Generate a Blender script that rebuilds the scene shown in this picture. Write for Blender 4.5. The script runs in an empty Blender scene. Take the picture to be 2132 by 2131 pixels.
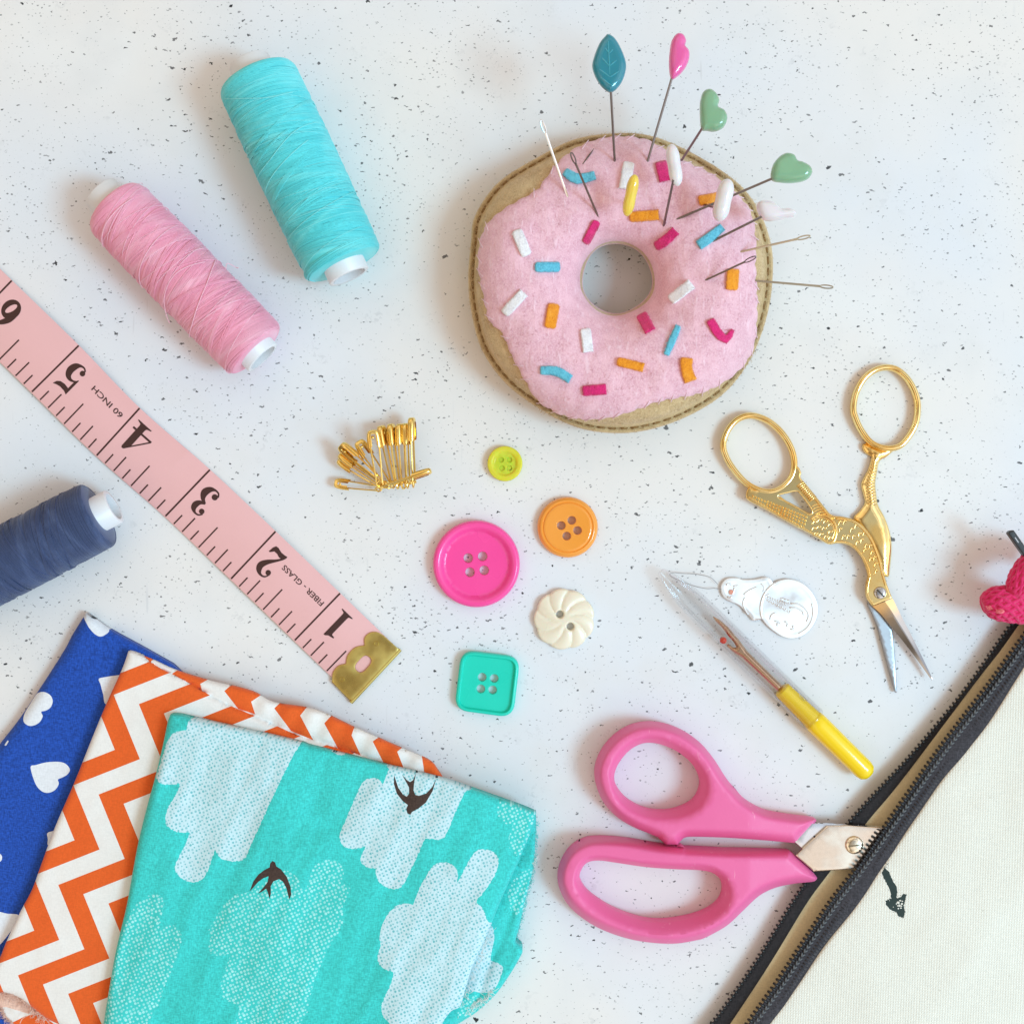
import bpy, bmesh, math, random
import numpy as np
from mathutils import Vector, Matrix, noise as mnoise
from mathutils.geometry import delaunay_2d_cdt

random.seed(7)
rng = np.random.default_rng(7)
scn = bpy.context.scene
COL = scn.collection

# ------------------------------------------------------------------ camera
S = 0.136            # millimetres per pixel of the 2132 px wide photograph, on the table top
H = 370.0            # camera height in mm
cam_d = bpy.data.cameras.new('camera')
cam = bpy.data.objects.new('camera', cam_d); COL.objects.link(cam)
cam.location = (0, 0, H * .001)
cam_d.sensor_width = 36.0
cam_d.lens = 36.0 * H / (2132 * S)
cam_d.clip_start = 0.01; cam_d.clip_end = 20
scn.camera = cam

# ------------------------------------------------------------------ colour management
scn.view_settings.view_transform = 'Standard'
scn.view_settings.look = 'None'
scn.view_settings.exposure = 0.0
scn.view_settings.gamma = 1.0
scn.view_settings.use_curve_mapping = False

# ------------------------------------------------------------------ world: the warm room the table stands in
W = bpy.data.worlds.new('World'); scn.world = W; W.use_nodes = True
def build_world():
    nt = W.node_tree; N = nt.nodes; L = nt.links
    N.clear()
    out = N.new('ShaderNodeOutputWorld'); bg = N.new('ShaderNodeBackground')
    tc = N.new('ShaderNodeTexCoord'); sep = N.new('ShaderNodeSeparateXYZ')
    L.new(tc.outputs['Generated'], sep.inputs[0])
    ramp = N.new('ShaderNodeValToRGB')
    L.new(sep.outputs['Z'], ramp.inputs[0])
    e = ramp.color_ramp.elements
    e[0].position = 0.0; e[0].color = (.20, .13, .075, 1)
    e[1].position = 1.0; e[1].color = (.15, .115, .08, 1)
    for p, c in ((.25, (.40, .30, .20)), (.5, (.70, .58, .455)), (.80, (.76, .645, .52)), (.93, (.52, .42, .31)), (.975, (.22, .17, .12))):
        x = e.new(p); x.color = (*c, 1)
    # pale glow of the wall round the window, to the right
    dot = N.new('ShaderNodeVectorMath'); dot.operation = 'DOT_PRODUCT'
    dot.inputs[1].default_value = Vector((.80, -.16, .58)).normalized()
    L.new(tc.outputs['Generated'], dot.inputs[0])
    r2 = N.new('ShaderNodeValToRGB'); L.new(dot.outputs['Value'], r2.inputs[0])
    f = r2.color_ramp.elements
    f[0].position = .55; f[0].color = (0, 0, 0, 1)
    f[1].position = .97; f[1].color = (.50, .62, .78, 1)
    nz = N.new('ShaderNodeTexNoise'); nz.inputs['Scale'].default_value = 3.4; nz.inputs['Detail'].default_value = 3
    L.new(tc.outputs['Generated'], nz.inputs['Vector'])
    r3 = N.new('ShaderNodeValToRGB'); L.new(nz.outputs['Fac'], r3.inputs[0])
    r3.color_ramp.elements[0].position = .40; r3.color_ramp.elements[0].color = (.36, .33, .31, 1)
    r3.color_ramp.elements[1].position = .58; r3.color_ramp.elements[1].color = (1.55, 1.55, 1.57, 1)
    mul = N.new('ShaderNodeMix'); mul.data_type = 'RGBA'; mul.blend_type = 'MULTIPLY'; mul.inputs[0].default_value = 1
    L.new(ramp.outputs[0], mul.inputs[6]); L.new(r3.outputs[0], mul.inputs[7])
    add = N.new('ShaderNodeMix'); add.data_type = 'RGBA'; add.blend_type = 'ADD'; add.inputs[0].default_value = 1
    L.new(mul.outputs[2], add.inputs[6]); L.new(r2.outputs[0], add.inputs[7])
    L.new(add.outputs[2], bg.inputs[0]); bg.inputs[1].default_value = 1.16
    L.new(bg.outputs[0], out.inputs[0])
build_world()

# ------------------------------------------------------------------ the window: one cool daylight area lamp from the right
def window_lamp():
    d = bpy.data.lights.new('window_light', 'AREA'); d.shape = 'RECTANGLE'
    d.size = .58; d.size_y = .62
    d.energy = 29.5; d.color = (.43, .79, 1.0)
    o = bpy.data.objects.new('window_light', d); COL.objects.link(o)
    az, el, dist = math.radians(-17), math.radians(48), 2.2
    o.location = (dist * math.cos(el) * math.cos(az), dist * math.cos(el) * math.sin(az), dist * math.sin(el))
    o.rotation_euler = (-o.location).to_track_quat('-Z', 'Y').to_euler()
window_lamp()

# ------------------------------------------------------------------ coordinates
def P(x, y, z=0.0):
    """photo pixel + height (mm) -> world point in mm"""
    k = (H - z) / H * S
    return np.array(((x - 1066.0) * k, -(y - 1065.5) * k, z))
def PA(xy, z):
    xy = np.asarray(xy, float); z = np.broadcast_to(np.asarray(z, float), (len(xy),))
    k = (H - z) / H * S
    return np.stack(((xy[:, 0] - 1066.0) * k, -(xy[:, 1] - 1065.5) * k, z), 1)
def crop(ox, oy, s, pts):
    return [(ox + x * s, oy + y * s) for x, y in pts]

# ------------------------------------------------------------------ polylines
def spline(pts, step=4.0, closed=True):
    """Catmull-Rom through pts, resampled to about `step`"""
    p = np.asarray(pts, float); n = len(p); out = []
    rngi = range(n) if closed else range(n - 1)
    for i in rngi:
        if closed:
            a, b, c, d = p[(i - 1) % n], p[i], p[(i + 1) % n], p[(i + 2) % n]
        else:
            a, b, c, d = p[max(i - 1, 0)], p[i], p[i + 1], p[min(i + 2, n - 1)]
        m = max(1, int(round(np.linalg.norm(c - b) / step)))
        for j in range(m):
            t = j / m
            out.append(.5 * ((2 * b) + (-a + c) * t + (2 * a - 5 * b + 4 * c - d) * t * t + (-a + 3 * b - 3 * c + d) * t ** 3))
    if not closed: out.append(p[-1])
    return np.array(out)
def dense(pts, step=4.0, closed=True):
    p = np.asarray(pts, float); out = []; n = len(p)
    for i in range(n if closed else n - 1):
        a, b = p[i], p[(i + 1) % n]
        m = max(1, int(round(np.linalg.norm(b - a) / step)))
        for j in range(m): out.append(a + (b - a) * j / m)
    if not closed: out.append(p[-1])
    return np.array(out)
def rounded(pts, r, n=5, step=4.0):
    """polygon with rounded corners; r scalar or one per corner"""
    p = np.asarray(pts, float); k = len(p); out = []
    rr = r if hasattr(r, '__len__') else [r] * k
    for i in range(k):
        a, b, c = p[i - 1], p[i], p[(i + 1) % k]
        u = a - b; v = c - b; lu = np.linalg.norm(u); lv = np.linalg.norm(v)
        q = min(rr[i], lu * .48, lv * .48)
        if q < 1e-6: out.append(b); continue
        s, e = b + u / lu * q, b + v / lv * q
        for j in range(n + 1):
            t = j / n; out.append((1 - t) ** 2 * s + 2 * t * (1 - t) * b + t * t * e)
    return dense(out, step)
def ellipse(cx, cy, a, b, rot=0, n=40):
    t = np.linspace(0, 2 * np.pi, n, endpoint=False)
    c, s = math.cos(rot), math.sin(rot)
    x, y = a * np.cos(t), b * np.sin(t)
    return np.stack((cx + x * c - y * s, cy + x * s + y * c), 1)
def stroke(pts, w, step=3.0, cap=True):
    """variable width stroke -> closed polygon; pts rows (x, y), w widths"""
    pw = np.array([(x, y, ww) for (x, y), ww in zip(pts, w)], float)
    q = spline(pw, step, closed=False)
    t = np.gradient(q[:, :2], axis=0); t /= np.linalg.norm(t, axis=1)[:, None] + 1e-9
    nrm = np.stack((-t[:, 1], t[:, 0]), 1)
    l = q[:, :2] + nrm * q[:, 2:3] / 2; r = q[:, :2] - nrm * q[:, 2:3] / 2
    out = list(l)
    if cap:
        for k in range(1, 6):
            a = math.pi * k / 6
            out.append(q[-1, :2] + (nrm[-1] * math.cos(a) + t[-1] * math.sin(a)) * q[-1, 2] / 2)
    out += list(r[::-1])
    if cap:
        for k in range(1, 6):
            a = math.pi * k / 6
            out.append(q[0, :2] + (-nrm[0] * math.cos(a) - t[0] * math.sin(a)) * q[0, 2] / 2)
    return np.array(out)
def seg_dist(pts, loops):
    A = np.concatenate([np.asarray(l, float) for l in loops]); B = np.concatenate([np.roll(np.asarray(l, float), -1, 0) for l in loops])
    out = np.empty(len(pts)); AB = B - A; LL = (AB ** 2).sum(1) + 1e-12
    for s in range(0, len(pts), 1500):
        q = pts[s:s + 1500]
        ap = q[:, None, :] - A[None]
        t = np.clip((ap * AB[None]).sum(2) / LL, 0, 1)
        d = ap - t[..., None] * AB[None]
        out[s:s + 1500] = np.sqrt((d ** 2).sum(2).min(1))
    return out
def inside(pts, loop):
    l = np.asarray(loop, float); x, y = pts[:, 0][:, None], pts[:, 1][:, None]
    x1, y1 = l[:, 0], l[:, 1]; x2, y2 = np.roll(x1, -1), np.roll(y1, -1)
    c = ((y1 > y) != (y2 > y)) & (x < (x2 - x1) * (y - y1) / (y2 - y1 + 1e-12) + x1)
    return c.sum(1) % 2 == 1
def winding(pts, loop):
    l = np.asarray(loop, float); x, y = pts[:, 0][:, None], pts[:, 1][:, None]
    x1, y1 = l[:, 0], l[:, 1]; x2, y2 = np.roll(x1, -1), np.roll(y1, -1)
    hit = x < (x2 - x1) * (y - y1) / (y2 - y1 + 1e-12) + x1
    return (((y1 <= y) & (y2 > y) & hit).sum(1) - ((y2 <= y) & (y1 > y) & hit).sum(1)) != 0
def cdt(loops, free=(), eps=1e-5):
    """constrained Delaunay of closed loops -> verts, triangles, set of loops each triangle lies in"""
    v = []; f = []
    for l in loops:
        s = len(v); v += [Vector((float(a), float(b))) for a, b in l]; f.append(list(range(s, len(v))))
    v += [Vector((float(a), float(b))) for a, b in free]
    r = delaunay_2d_cdt(v, [], f, 0, eps)
    V = np.array([(a.x, a.y) for a in r[0]]); T = [tuple(t) for t in r[2]]
    C = np.array([V[list(t)].mean(0) for t in T]); I = [set() for _ in T]
    for k, l in enumerate(loops):
        for i in np.nonzero(winding(C, l))[0]: I[i].add(k)
    return V, T, I

# ------------------------------------------------------------------ mesh builders (all in mm)
def mk(name, parts, mats, parent=None, world=True, angle=40, loc=None):
    """parts: list of (verts Nx3 mm, faces, material index). One mesh object. Vertices are world mm unless world=False."""
    V = []; F = []; M = []; o = 0
    for v, f, mi in parts:
        v = np.asarray(v, float); V.append(v)
        F += [tuple(i + o for i in q) for q in f]
        M += list(mi) if hasattr(mi, '__len__') else [mi] * len(f)
        o += len(v)
    V = np.concatenate(V) * .001
    me = bpy.data.meshes.new(name)
    ob = bpy.data.objects.new(name, me); COL.objects.link(ob)
    if parent is not None:
        ob.parent = parent
        if world:
            mw = parent.matrix_basis
            if parent.parent: mw = parent.parent.matrix_basis @ mw
            mi_ = mw.inverted()
            R = np.array(mi_.to_3x3()); V = V @ R.T + np.array(mi_.translation)
    elif loc is not None:
        ob.location = Vector(loc) * .001; V = V - np.asarray(loc) * .001
    me.from_pydata(V.tolist(), [], F)
    for m in (mats if isinstance(mats, (list, tuple)) else [mats]): me.materials.append(m)
    me.polygons.foreach_set('material_index', M)
    me.polygons.foreach_set('use_smooth', [True] * len(F))
    me.update()
    if angle is not None and angle < 180: me.set_sharp_from_angle(angle=math.radians(angle))
    return ob
def tag(o, label=None, cat=None, group=None, kind=None):
    if label: o['label'] = label
    if cat: o['category'] = cat
    if group: o['group'] = group
    if kind: o['kind'] = kind
    return o
def thing(name, loc, label, cat, group=None, rot=None):
    o = bpy.data.objects.new(name, None); COL.objects.link(o)
    o.empty_display_size = .01
    o.location = Vector([float(a) for a in loc]) * .001
    if rot is not None: o.rotation_euler = rot.to_euler()
    o.matrix_basis = o.matrix_basis.copy()
    return tag(o, label, cat, group)

def plate(outline, zt, zb=0.0, holes=(), step=6.0, rings=(), regions=(), mats_of=None, zref=None, bottom=True, free=None, jitter=.15):
    """slab with a drawn outline. zt(xy, d) -> height of the top. regions: loops printed on it; mats_of(set of region ids) -> material"""
    outline = np.asarray(outline, float); holes = [np.asarray(h, float) for h in holes]
    loops = [outline] + holes
    lo, hi = outline.min(0), outline.max(0)
    xs = np.arange(lo[0], hi[0], step); ys = np.arange(lo[1], hi[1], step * .87)
    g = np.array([(x + (step * .5 if j % 2 else 0), y) for j, y in enumerate(ys) for x in xs])
    cand = []
    if len(g):
        g = g + rng.uniform(-jitter, jitter, g.shape) * step
        g = g[inside(g, outline)]
        for h in holes:
            if len(g): g = g[~inside(g, h)]
        rmax = max(rings) if len(rings) else 0
        if len(g): g = g[seg_dist(g, loops) > rmax + step * .45]
        cand.append(g)
    for r in rings:
        for l in loops:
            t = np.roll(l, -1, 0) - np.roll(l, 1, 0); t /= np.linalg.norm(t, axis=1)[:, None] + 1e-9
            for sg in (1, -1):
                q = l + np.stack((-t[:, 1], t[:, 0]), 1) * r * sg
                k = inside(q, outline)
                for h in holes: k &= ~inside(q, h)
                q = q[k]
                if len(q): q = q[seg_dist(q, loops) > r * .93]; cand.append(q)
    if free is not None: cand.append(np.asarray(free, float))
    fr = np.concatenate([c for c in cand if len(c)]) if any(len(c) for c in cand) else []
    V, T, I = cdt(loops + [np.asarray(r, float) for r in regions], fr)
    nh = len(holes)
    keep = [(t, i) for t, i in zip(T, I) if 0 in i and not any(1 + k in i for k in range(nh))]
    used = sorted({a for t, _ in keep for a in t}); mp = {a: k for k, a in enumerate(used)}
    V = V[used]; tri = [tuple(mp[a] for a in t) for t, _ in keep]
    mi = [(mats_of({k - 1 - nh for k in i if k > nh}) if mats_of else 0) for _, i in keep]
    d = seg_dist(V, loops)
    z = np.asarray(zt(V, d), float) * np.ones(len(V))
    zbv = np.asarray(zb(V, d) if callable(zb) else zb, float) * np.ones(len(V))
    if zref is None: top = PA(V, z)
    else: top = PA(V, zref); top[:, 2] = z
    # orient
    a, b, c = top[[t[0] for t in tri]], top[[t[1] for t in tri]], top[[t[2] for t in tri]]
    up = np.cross(b - a, c - a)[:, 2] > 0
    tri = [t if u else t[::-1] for t, u in zip(tri, up)]
    E = {}
    for t in tri:
        for k in range(3): E[(t[k], t[(k + 1) % 3])] = 1
    border = [e for e in E if (e[1], e[0]) not in E]
    n = len(V); bot = top.copy(); bot[:, 2] = zbv
    F = list(tri); M = list(mi)
    wm = {}
    for t, m in zip(tri, mi):
        for k in range(3): wm[(t[k], t[(k + 1) % 3])] = m
    for e in border:
        F.append((e[1], e[0], e[0] + n, e[1] + n)); M.append(wm[e])
    if bottom:
        for t, m in zip(tri, mi): F.append(tuple(k + n for k in t[::-1])); M.append(m)
    return np.concatenate((top, bot)), F, M
def rnd(d, r, h):
    """rounded edge: 0 inside, -h at the border"""
    t = np.clip(d / r, 0, 1)
    return -h * (1 - np.sqrt(np.clip(1 - (1 - t) ** 2, 0, 1)))
def flat(polys, zf, keep=None, free=()):
    """union of polygons as a thin sheet at height zf(x, y) (mm) in photo space"""
    V, T, I = cdt(polys, free)
    T = [t for t, i in zip(T, I) if (keep(i) if keep else len(i) > 0)]
    z = np.array([zf(x, y) for x, y in V]) if callable(zf) else np.full(len(V), zf)
    W_ = PA(V, z)
    out = []
    for t in T:
        a, b, c = W_[t[0]], W_[t[1]], W_[t[2]]
        out.append(t if np.cross(b - a, c - a)[2] > 0 else t[::-1])
    return W_, out, 0
def tube(pts, r, n=8, closed=False, up=None, asp=1.0, caps=True):
    """sweep; r radius (scalar or array); asp: height/width ratio of the section when `up` is given"""
    p = np.asarray(pts, float); m = len(p); r = np.broadcast_to(np.asarray(r, float), (m,))
    if closed: t = np.roll(p, -1, 0) - np.roll(p, 1, 0)
    else: t = np.gradient(p, axis=0)
    t = t / (np.linalg.norm(t, axis=1)[:, None] + 1e-12)
    V = []
    if up is not None:
        u0 = np.asarray(up, float)
        A = np.cross(t, u0); A /= np.linalg.norm(A, axis=1)[:, None] + 1e-12; B = np.cross(A, t)
    else:
        A = np.zeros_like(p); a = np.cross(t[0], (0, 0, 1.0))
        if np.linalg.norm(a) < 1e-3: a = np.cross(t[0], (0, 1.0, 0))
        for i in range(m):
            a = a - t[i] * np.dot(a, t[i]); a /= np.linalg.norm(a) + 1e-12; A[i] = a
        B = np.cross(A, t)
    ang = np.linspace(0, 2 * np.pi, n, endpoint=False)
    for i in range(m):
        V.append(p[i] + r[i] * (np.cos(ang)[:, None] * A[i] + asp * np.sin(ang)[:, None] * B[i]))
    V = np.concatenate(V); F = []
    for i in range(m if closed else m - 1):
        j = (i + 1) % m
        for k in range(n):
            l = (k + 1) % n
            F.append((i * n + k, j * n + k, j * n + l, i * n + l))
    if caps and not closed:
        F.append(tuple(range(n))); F.append(tuple((m - 1) * n + k for k in range(n - 1, -1, -1)))
    return V, F, 0
def ell(c, ax, n=14, m=10, R=None):
    """ellipsoid; ax semi axes; R optional 3x3"""
    V = []; F = []
    for i in range(m + 1):
        a = math.pi * i / m
        for j in range(n):
            b = 2 * math.pi * j / n
            V.append((ax[0] * math.sin(a) * math.cos(b), ax[1] * math.sin(a) * math.sin(b), ax[2] * math.cos(a)))
    V = np.array(V)
    if R is not None: V = V @ np.asarray(R).T
    V = V + np.asarray(c)
    for i in range(m):
        for j in range(n):
            F.append((i * n + j, (i + 1) * n + j, (i + 1) * n + (j + 1) % n, i * n + (j + 1) % n))
    return V, F, 0
def lathe(prof, n=64, wob=None, cap=False):
    """profile [(x, r)] round the X axis (closed list = ring section when first == last)"""
    V = []; F = []; a = np.linspace(0, 2 * np.pi, n, endpoint=False)
    for i, (x, r) in enumerate(prof):
        rr = r if wob is None else wob(x, r, a)
        V.append(np.stack((np.full(n, x), rr * np.cos(a), rr * np.sin(a)), 1))
    V = np.concatenate(V)
    for i in range(len(prof) - 1):
        for k in range(n):
            l = (k + 1) % n
            F.append((i * n + k, i * n + l, (i + 1) * n + l, (i + 1) * n + k))
    return V, F, 0
def nz(x, y, z=0.0): return mnoise.noise(Vector((x, y, z)))
def nza(xy, s, seed=0.0): return np.array([mnoise.noise(Vector((a * s, b * s, seed))) for a, b in xy])

# ------------------------------------------------------------------ materials
def lin(r, g, b):
    f = lambda c: c / 255 / 12.92 if c / 255 <= .04045 else ((c / 255 + .055) / 1.055) ** 2.4
    return (f(r), f(g), f(b), 1)
class NT:
    def __init__(s, name):
        s.m = bpy.data.materials.new(name); s.m.use_nodes = True
        s.t = s.m.node_tree; s.t.nodes.clear()
        s.out = s.n('ShaderNodeOutputMaterial'); s.b = s.n('ShaderNodeBsdfPrincipled')
        s.t.links.new(s.b.outputs[0], s.out.inputs[0])
        s.obj = s.n('ShaderNodeTexCoord').outputs['Object']
    def n(s, k): return s.t.nodes.new(k)
    def l(s, a, b): s.t.links.new(a, b)
    def put(s, sock, v):
        if isinstance(v, (int, float)): sock.default_value = v
        elif isinstance(v, (tuple, list)): sock.default_value = v
        else: s.l(v, sock)
    def math(s, op, a, b=None, c=None, clamp=False):
        x = s.n('ShaderNodeMath'); x.operation = op; x.use_clamp = clamp
        s.put(x.inputs[0], a)
        if b is not None: s.put(x.inputs[1], b)
        if c is not None: s.put(x.inputs[2], c)
        return x.outputs[0]
    def mix(s, f, a, b, mode='MIX'):
        x = s.n('ShaderNodeMix'); x.data_type = 'RGBA'; x.blend_type = mode
        s.put(x.inputs[0], f); s.put(x.inputs[6], a); s.put(x.inputs[7], b)
        return x.outputs[2]
    def mapping(s, scale=(1, 1, 1), rot=(0, 0, 0), loc=(0, 0, 0), src=None):
        x = s.n('ShaderNodeMapping'); s.l(src or s.obj, x.inputs['Vector'])
        x.inputs['Scale'].default_value = scale; x.inputs['Rotation'].default_value = rot; x.inputs['Location'].default_value = loc
        return x.outputs[0]
    def noise(s, scale, detail=3, vec=None, rough=.5, dist=0.0):
        x = s.n('ShaderNodeTexNoise'); s.l(vec or s.obj, x.inputs['Vector'])
        x.inputs['Scale'].default_value = scale; x.inputs['Detail'].default_value = detail
        x.inputs['Roughness'].default_value = rough; x.inputs['Distortion'].default_value = dist
        return x.outputs['Fac']
    def vor(s, scale, vec=None, rand=1.0, dim='3D'):
        x = s.n('ShaderNodeTexVoronoi'); x.voronoi_dimensions = dim; s.l(vec or s.obj, x.inputs['Vector'])
        x.inputs['Scale'].default_value = scale; x.inputs['Randomness'].default_value = rand
        return x.outputs['Distance'], x.outputs['Color']
    def ss(s, v, a, b, lo=0.0, hi=1.0):
        x = s.n('ShaderNodeMapRange'); x.interpolation_type = 'SMOOTHSTEP'; s.put(x.inputs[0], v)
        for k, q in ((1, a), (2, b), (3, lo), (4, hi)): s.put(x.inputs[k], q)
        return x.outputs[0]
    def bump(s, h, dist, strength=1.0):
        x = s.n('ShaderNodeBump'); s.l(h, x.inputs['Height']); x.inputs['Distance'].default_value = dist
        x.inputs['Strength'].default_value = strength
        s.l(x.outputs[0], s.b.inputs['Normal']); return x
    def set(s, **k):
        for a, v in k.items(): s.put(s.b.inputs[a.replace('_', ' ')], v)
        return s
def plastic(name, col, rough=.3, var=.06, coat=0.0, bumpd=.00004, scale=900, spec=.5, sss=0.0):
    t = NT(name); n = t.noise(scale, 4); n2 = t.noise(90, 2)
    a = tuple(c * (1 - var) for c in col[:3]) + (1,); b = tuple(min(1, c * (1 + var)) for c in col[:3]) + (1,)
    t.set(Base_Color=t.mix(t.math('ADD', t.math('MULTIPLY', n, .5), t.math('MULTIPLY', n2, .5)), a, b), Roughness=t.ss(n2, .3, .7, rough * .85, min(1, rough * 1.2)), Coat_Weight=coat)
    t.set(Specular_IOR_Level=spec)
    if sss: t.set(Subsurface_Weight=sss, Subsurface_Scale=.002)
    t.bump(n, bumpd, .6); return t.m
def scuffed(name, col, mark, rough=.42):
    m = plastic(name, col, rough, .04, 0, .00005, 1500, .4); t = m.node_tree; b = [n for n in t.nodes if n.type == 'BSDF_PRINCIPLED'][0]
    src = b.inputs['Base Color'].links[0].from_socket; tc = t.nodes.new('ShaderNodeTexCoord'); outs = []
    for rot, sc, lo in ((.5, 900, .66), (-.9, 1300, .68), (0, 420, .70)):
        mp = t.nodes.new('ShaderNodeMapping'); mp.inputs['Rotation'].default_value = (0, 0, rot); mp.inputs['Scale'].default_value = (1, .12 if sc > 500 else .7, 1); t.links.new(tc.outputs['Object'], mp.inputs['Vector'])
        n = t.nodes.new('ShaderNodeTexNoise'); n.inputs['Scale'].default_value = sc; n.inputs['Detail'].default_value = 3; t.links.new(mp.outputs[0], n.inputs['Vector'])
        r = t.nodes.new('ShaderNodeMapRange'); r.inputs[1].default_value = lo; r.inputs[2].default_value = lo + .06; t.links.new(n.outputs['Fac'], r.inputs[0]); outs.append(r.outputs[0])
    n = t.nodes.new('ShaderNodeTexNoise'); n.inputs['Scale'].default_value = 60; t.links.new(tc.outputs['Object'], n.inputs['Vector'])
    r = t.nodes.new('ShaderNodeMapRange'); r.inputs[1].default_value = .5; r.inputs[2].default_value = .68; r.inputs[4].default_value = .6; t.links.new(n.outputs['Fac'], r.inputs[0])
    a = outs[0]
    for o in outs[1:]:
        x = t.nodes.new('ShaderNodeMath'); x.operation = 'MAXIMUM'; t.links.new(a, x.inputs[0]); t.links.new(o, x.inputs[1]); a = x.outputs[0]
    x = t.nodes.new('ShaderNodeMath'); x.operation = 'MULTIPLY'; t.links.new(a, x.inputs[0]); t.links.new(r.outputs[0], x.inputs[1])
    k = t.nodes.new('ShaderNodeMix'); k.data_type = 'RGBA'; t.links.new(x.outputs[0], k.inputs[0]); t.links.new(src, k.inputs[6]); k.inputs[7].default_value = mark; t.links.new(k.outputs[2], b.inputs['Base Color'])
    return m
def metal(name, col, rough=.2, var=.1, bumpd=.00003, scale=500, tint=None):
    t = NT(name); n = t.noise(scale, 4); n2 = t.noise(120, 3)
    a = tuple(c * (1 - var) for c in col[:3]) + (1,); b = tuple(min(1, c * (1 + var)) for c in col[:3]) + (1,)
    base = t.mix(n, a, b)
    if tint: base = t.mix(t.ss(n2, .45, .7), base, tint)
    t.set(Base_Color=base, Metallic=1.0, Roughness=t.ss(n2, .3, .7, rough * .7, rough * 1.4))
    t.bump(n2, bumpd, .5); return t.m
def felt(name, col, dark, fleck=.5):
    t = NT(name)
    n1 = t.noise(2600, 5, rough=.7, dist=.6); n2 = t.noise(260, 4); n3 = t.noise(900, 3, vec=t.mapping((1, .25, 1), (0, 0, .7)))
    c = t.mix(t.ss(n1, .38, .62), dark, col)
    c = t.mix(t.ss(n2, .35, .7, 0, .55), c, tuple(min(1, x * 1.1) for x in col[:3]) + (1,))
    c = t.mix(t.ss(n3, .58, .72, 0, .45), c, tuple(min(1, x * 1.25 + .05) for x in col[:3]) + (1,))
    t.set(Base_Color=c, Roughness=1.0, Specular_IOR_Level=.1, Sheen_Weight=.35, Sheen_Roughness=.6)
    h = t.math('ADD', t.math('MULTIPLY', n1, .6), n3)
    t.bump(h, .00030, .7); return t.m
def cloth(name, col, wv=4200, rot=.3, var=.12, rough=.9, sheen=.15, bd=.00009):
    t = NT(name)
    w1 = t.noise(wv * 1.0, 2, vec=t.mapping((1, .3, .5), (0, 0, rot))); w2 = t.noise(wv * 1.0, 2, vec=t.mapping((.3, 1, .5), (0, 0, rot)))
    n = t.noise(60, 3); f = t.math('ADD', t.math('MULTIPLY', w1, .5), t.math('MULTIPLY', w2, .5))
    a = tuple(c * (1 - var * 1.6) for c in col[:3]) + (1,); b = tuple(min(1, c * (1 + var * 1.2)) for c in col[:3]) + (1,)
    c = t.mix(t.ss(f, .30, .70), a, b)
    c = t.mix(t.ss(n, .3, .7, 0, .12), c, tuple(x * .9 for x in col[:3]) + (1,))
    t.set(Base_Color=c, Roughness=rough, Specular_IOR_Level=.2, Sheen_Weight=sheen, Sheen_Roughness=.5)
    t.bump(f, bd, .7); return t.m

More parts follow.
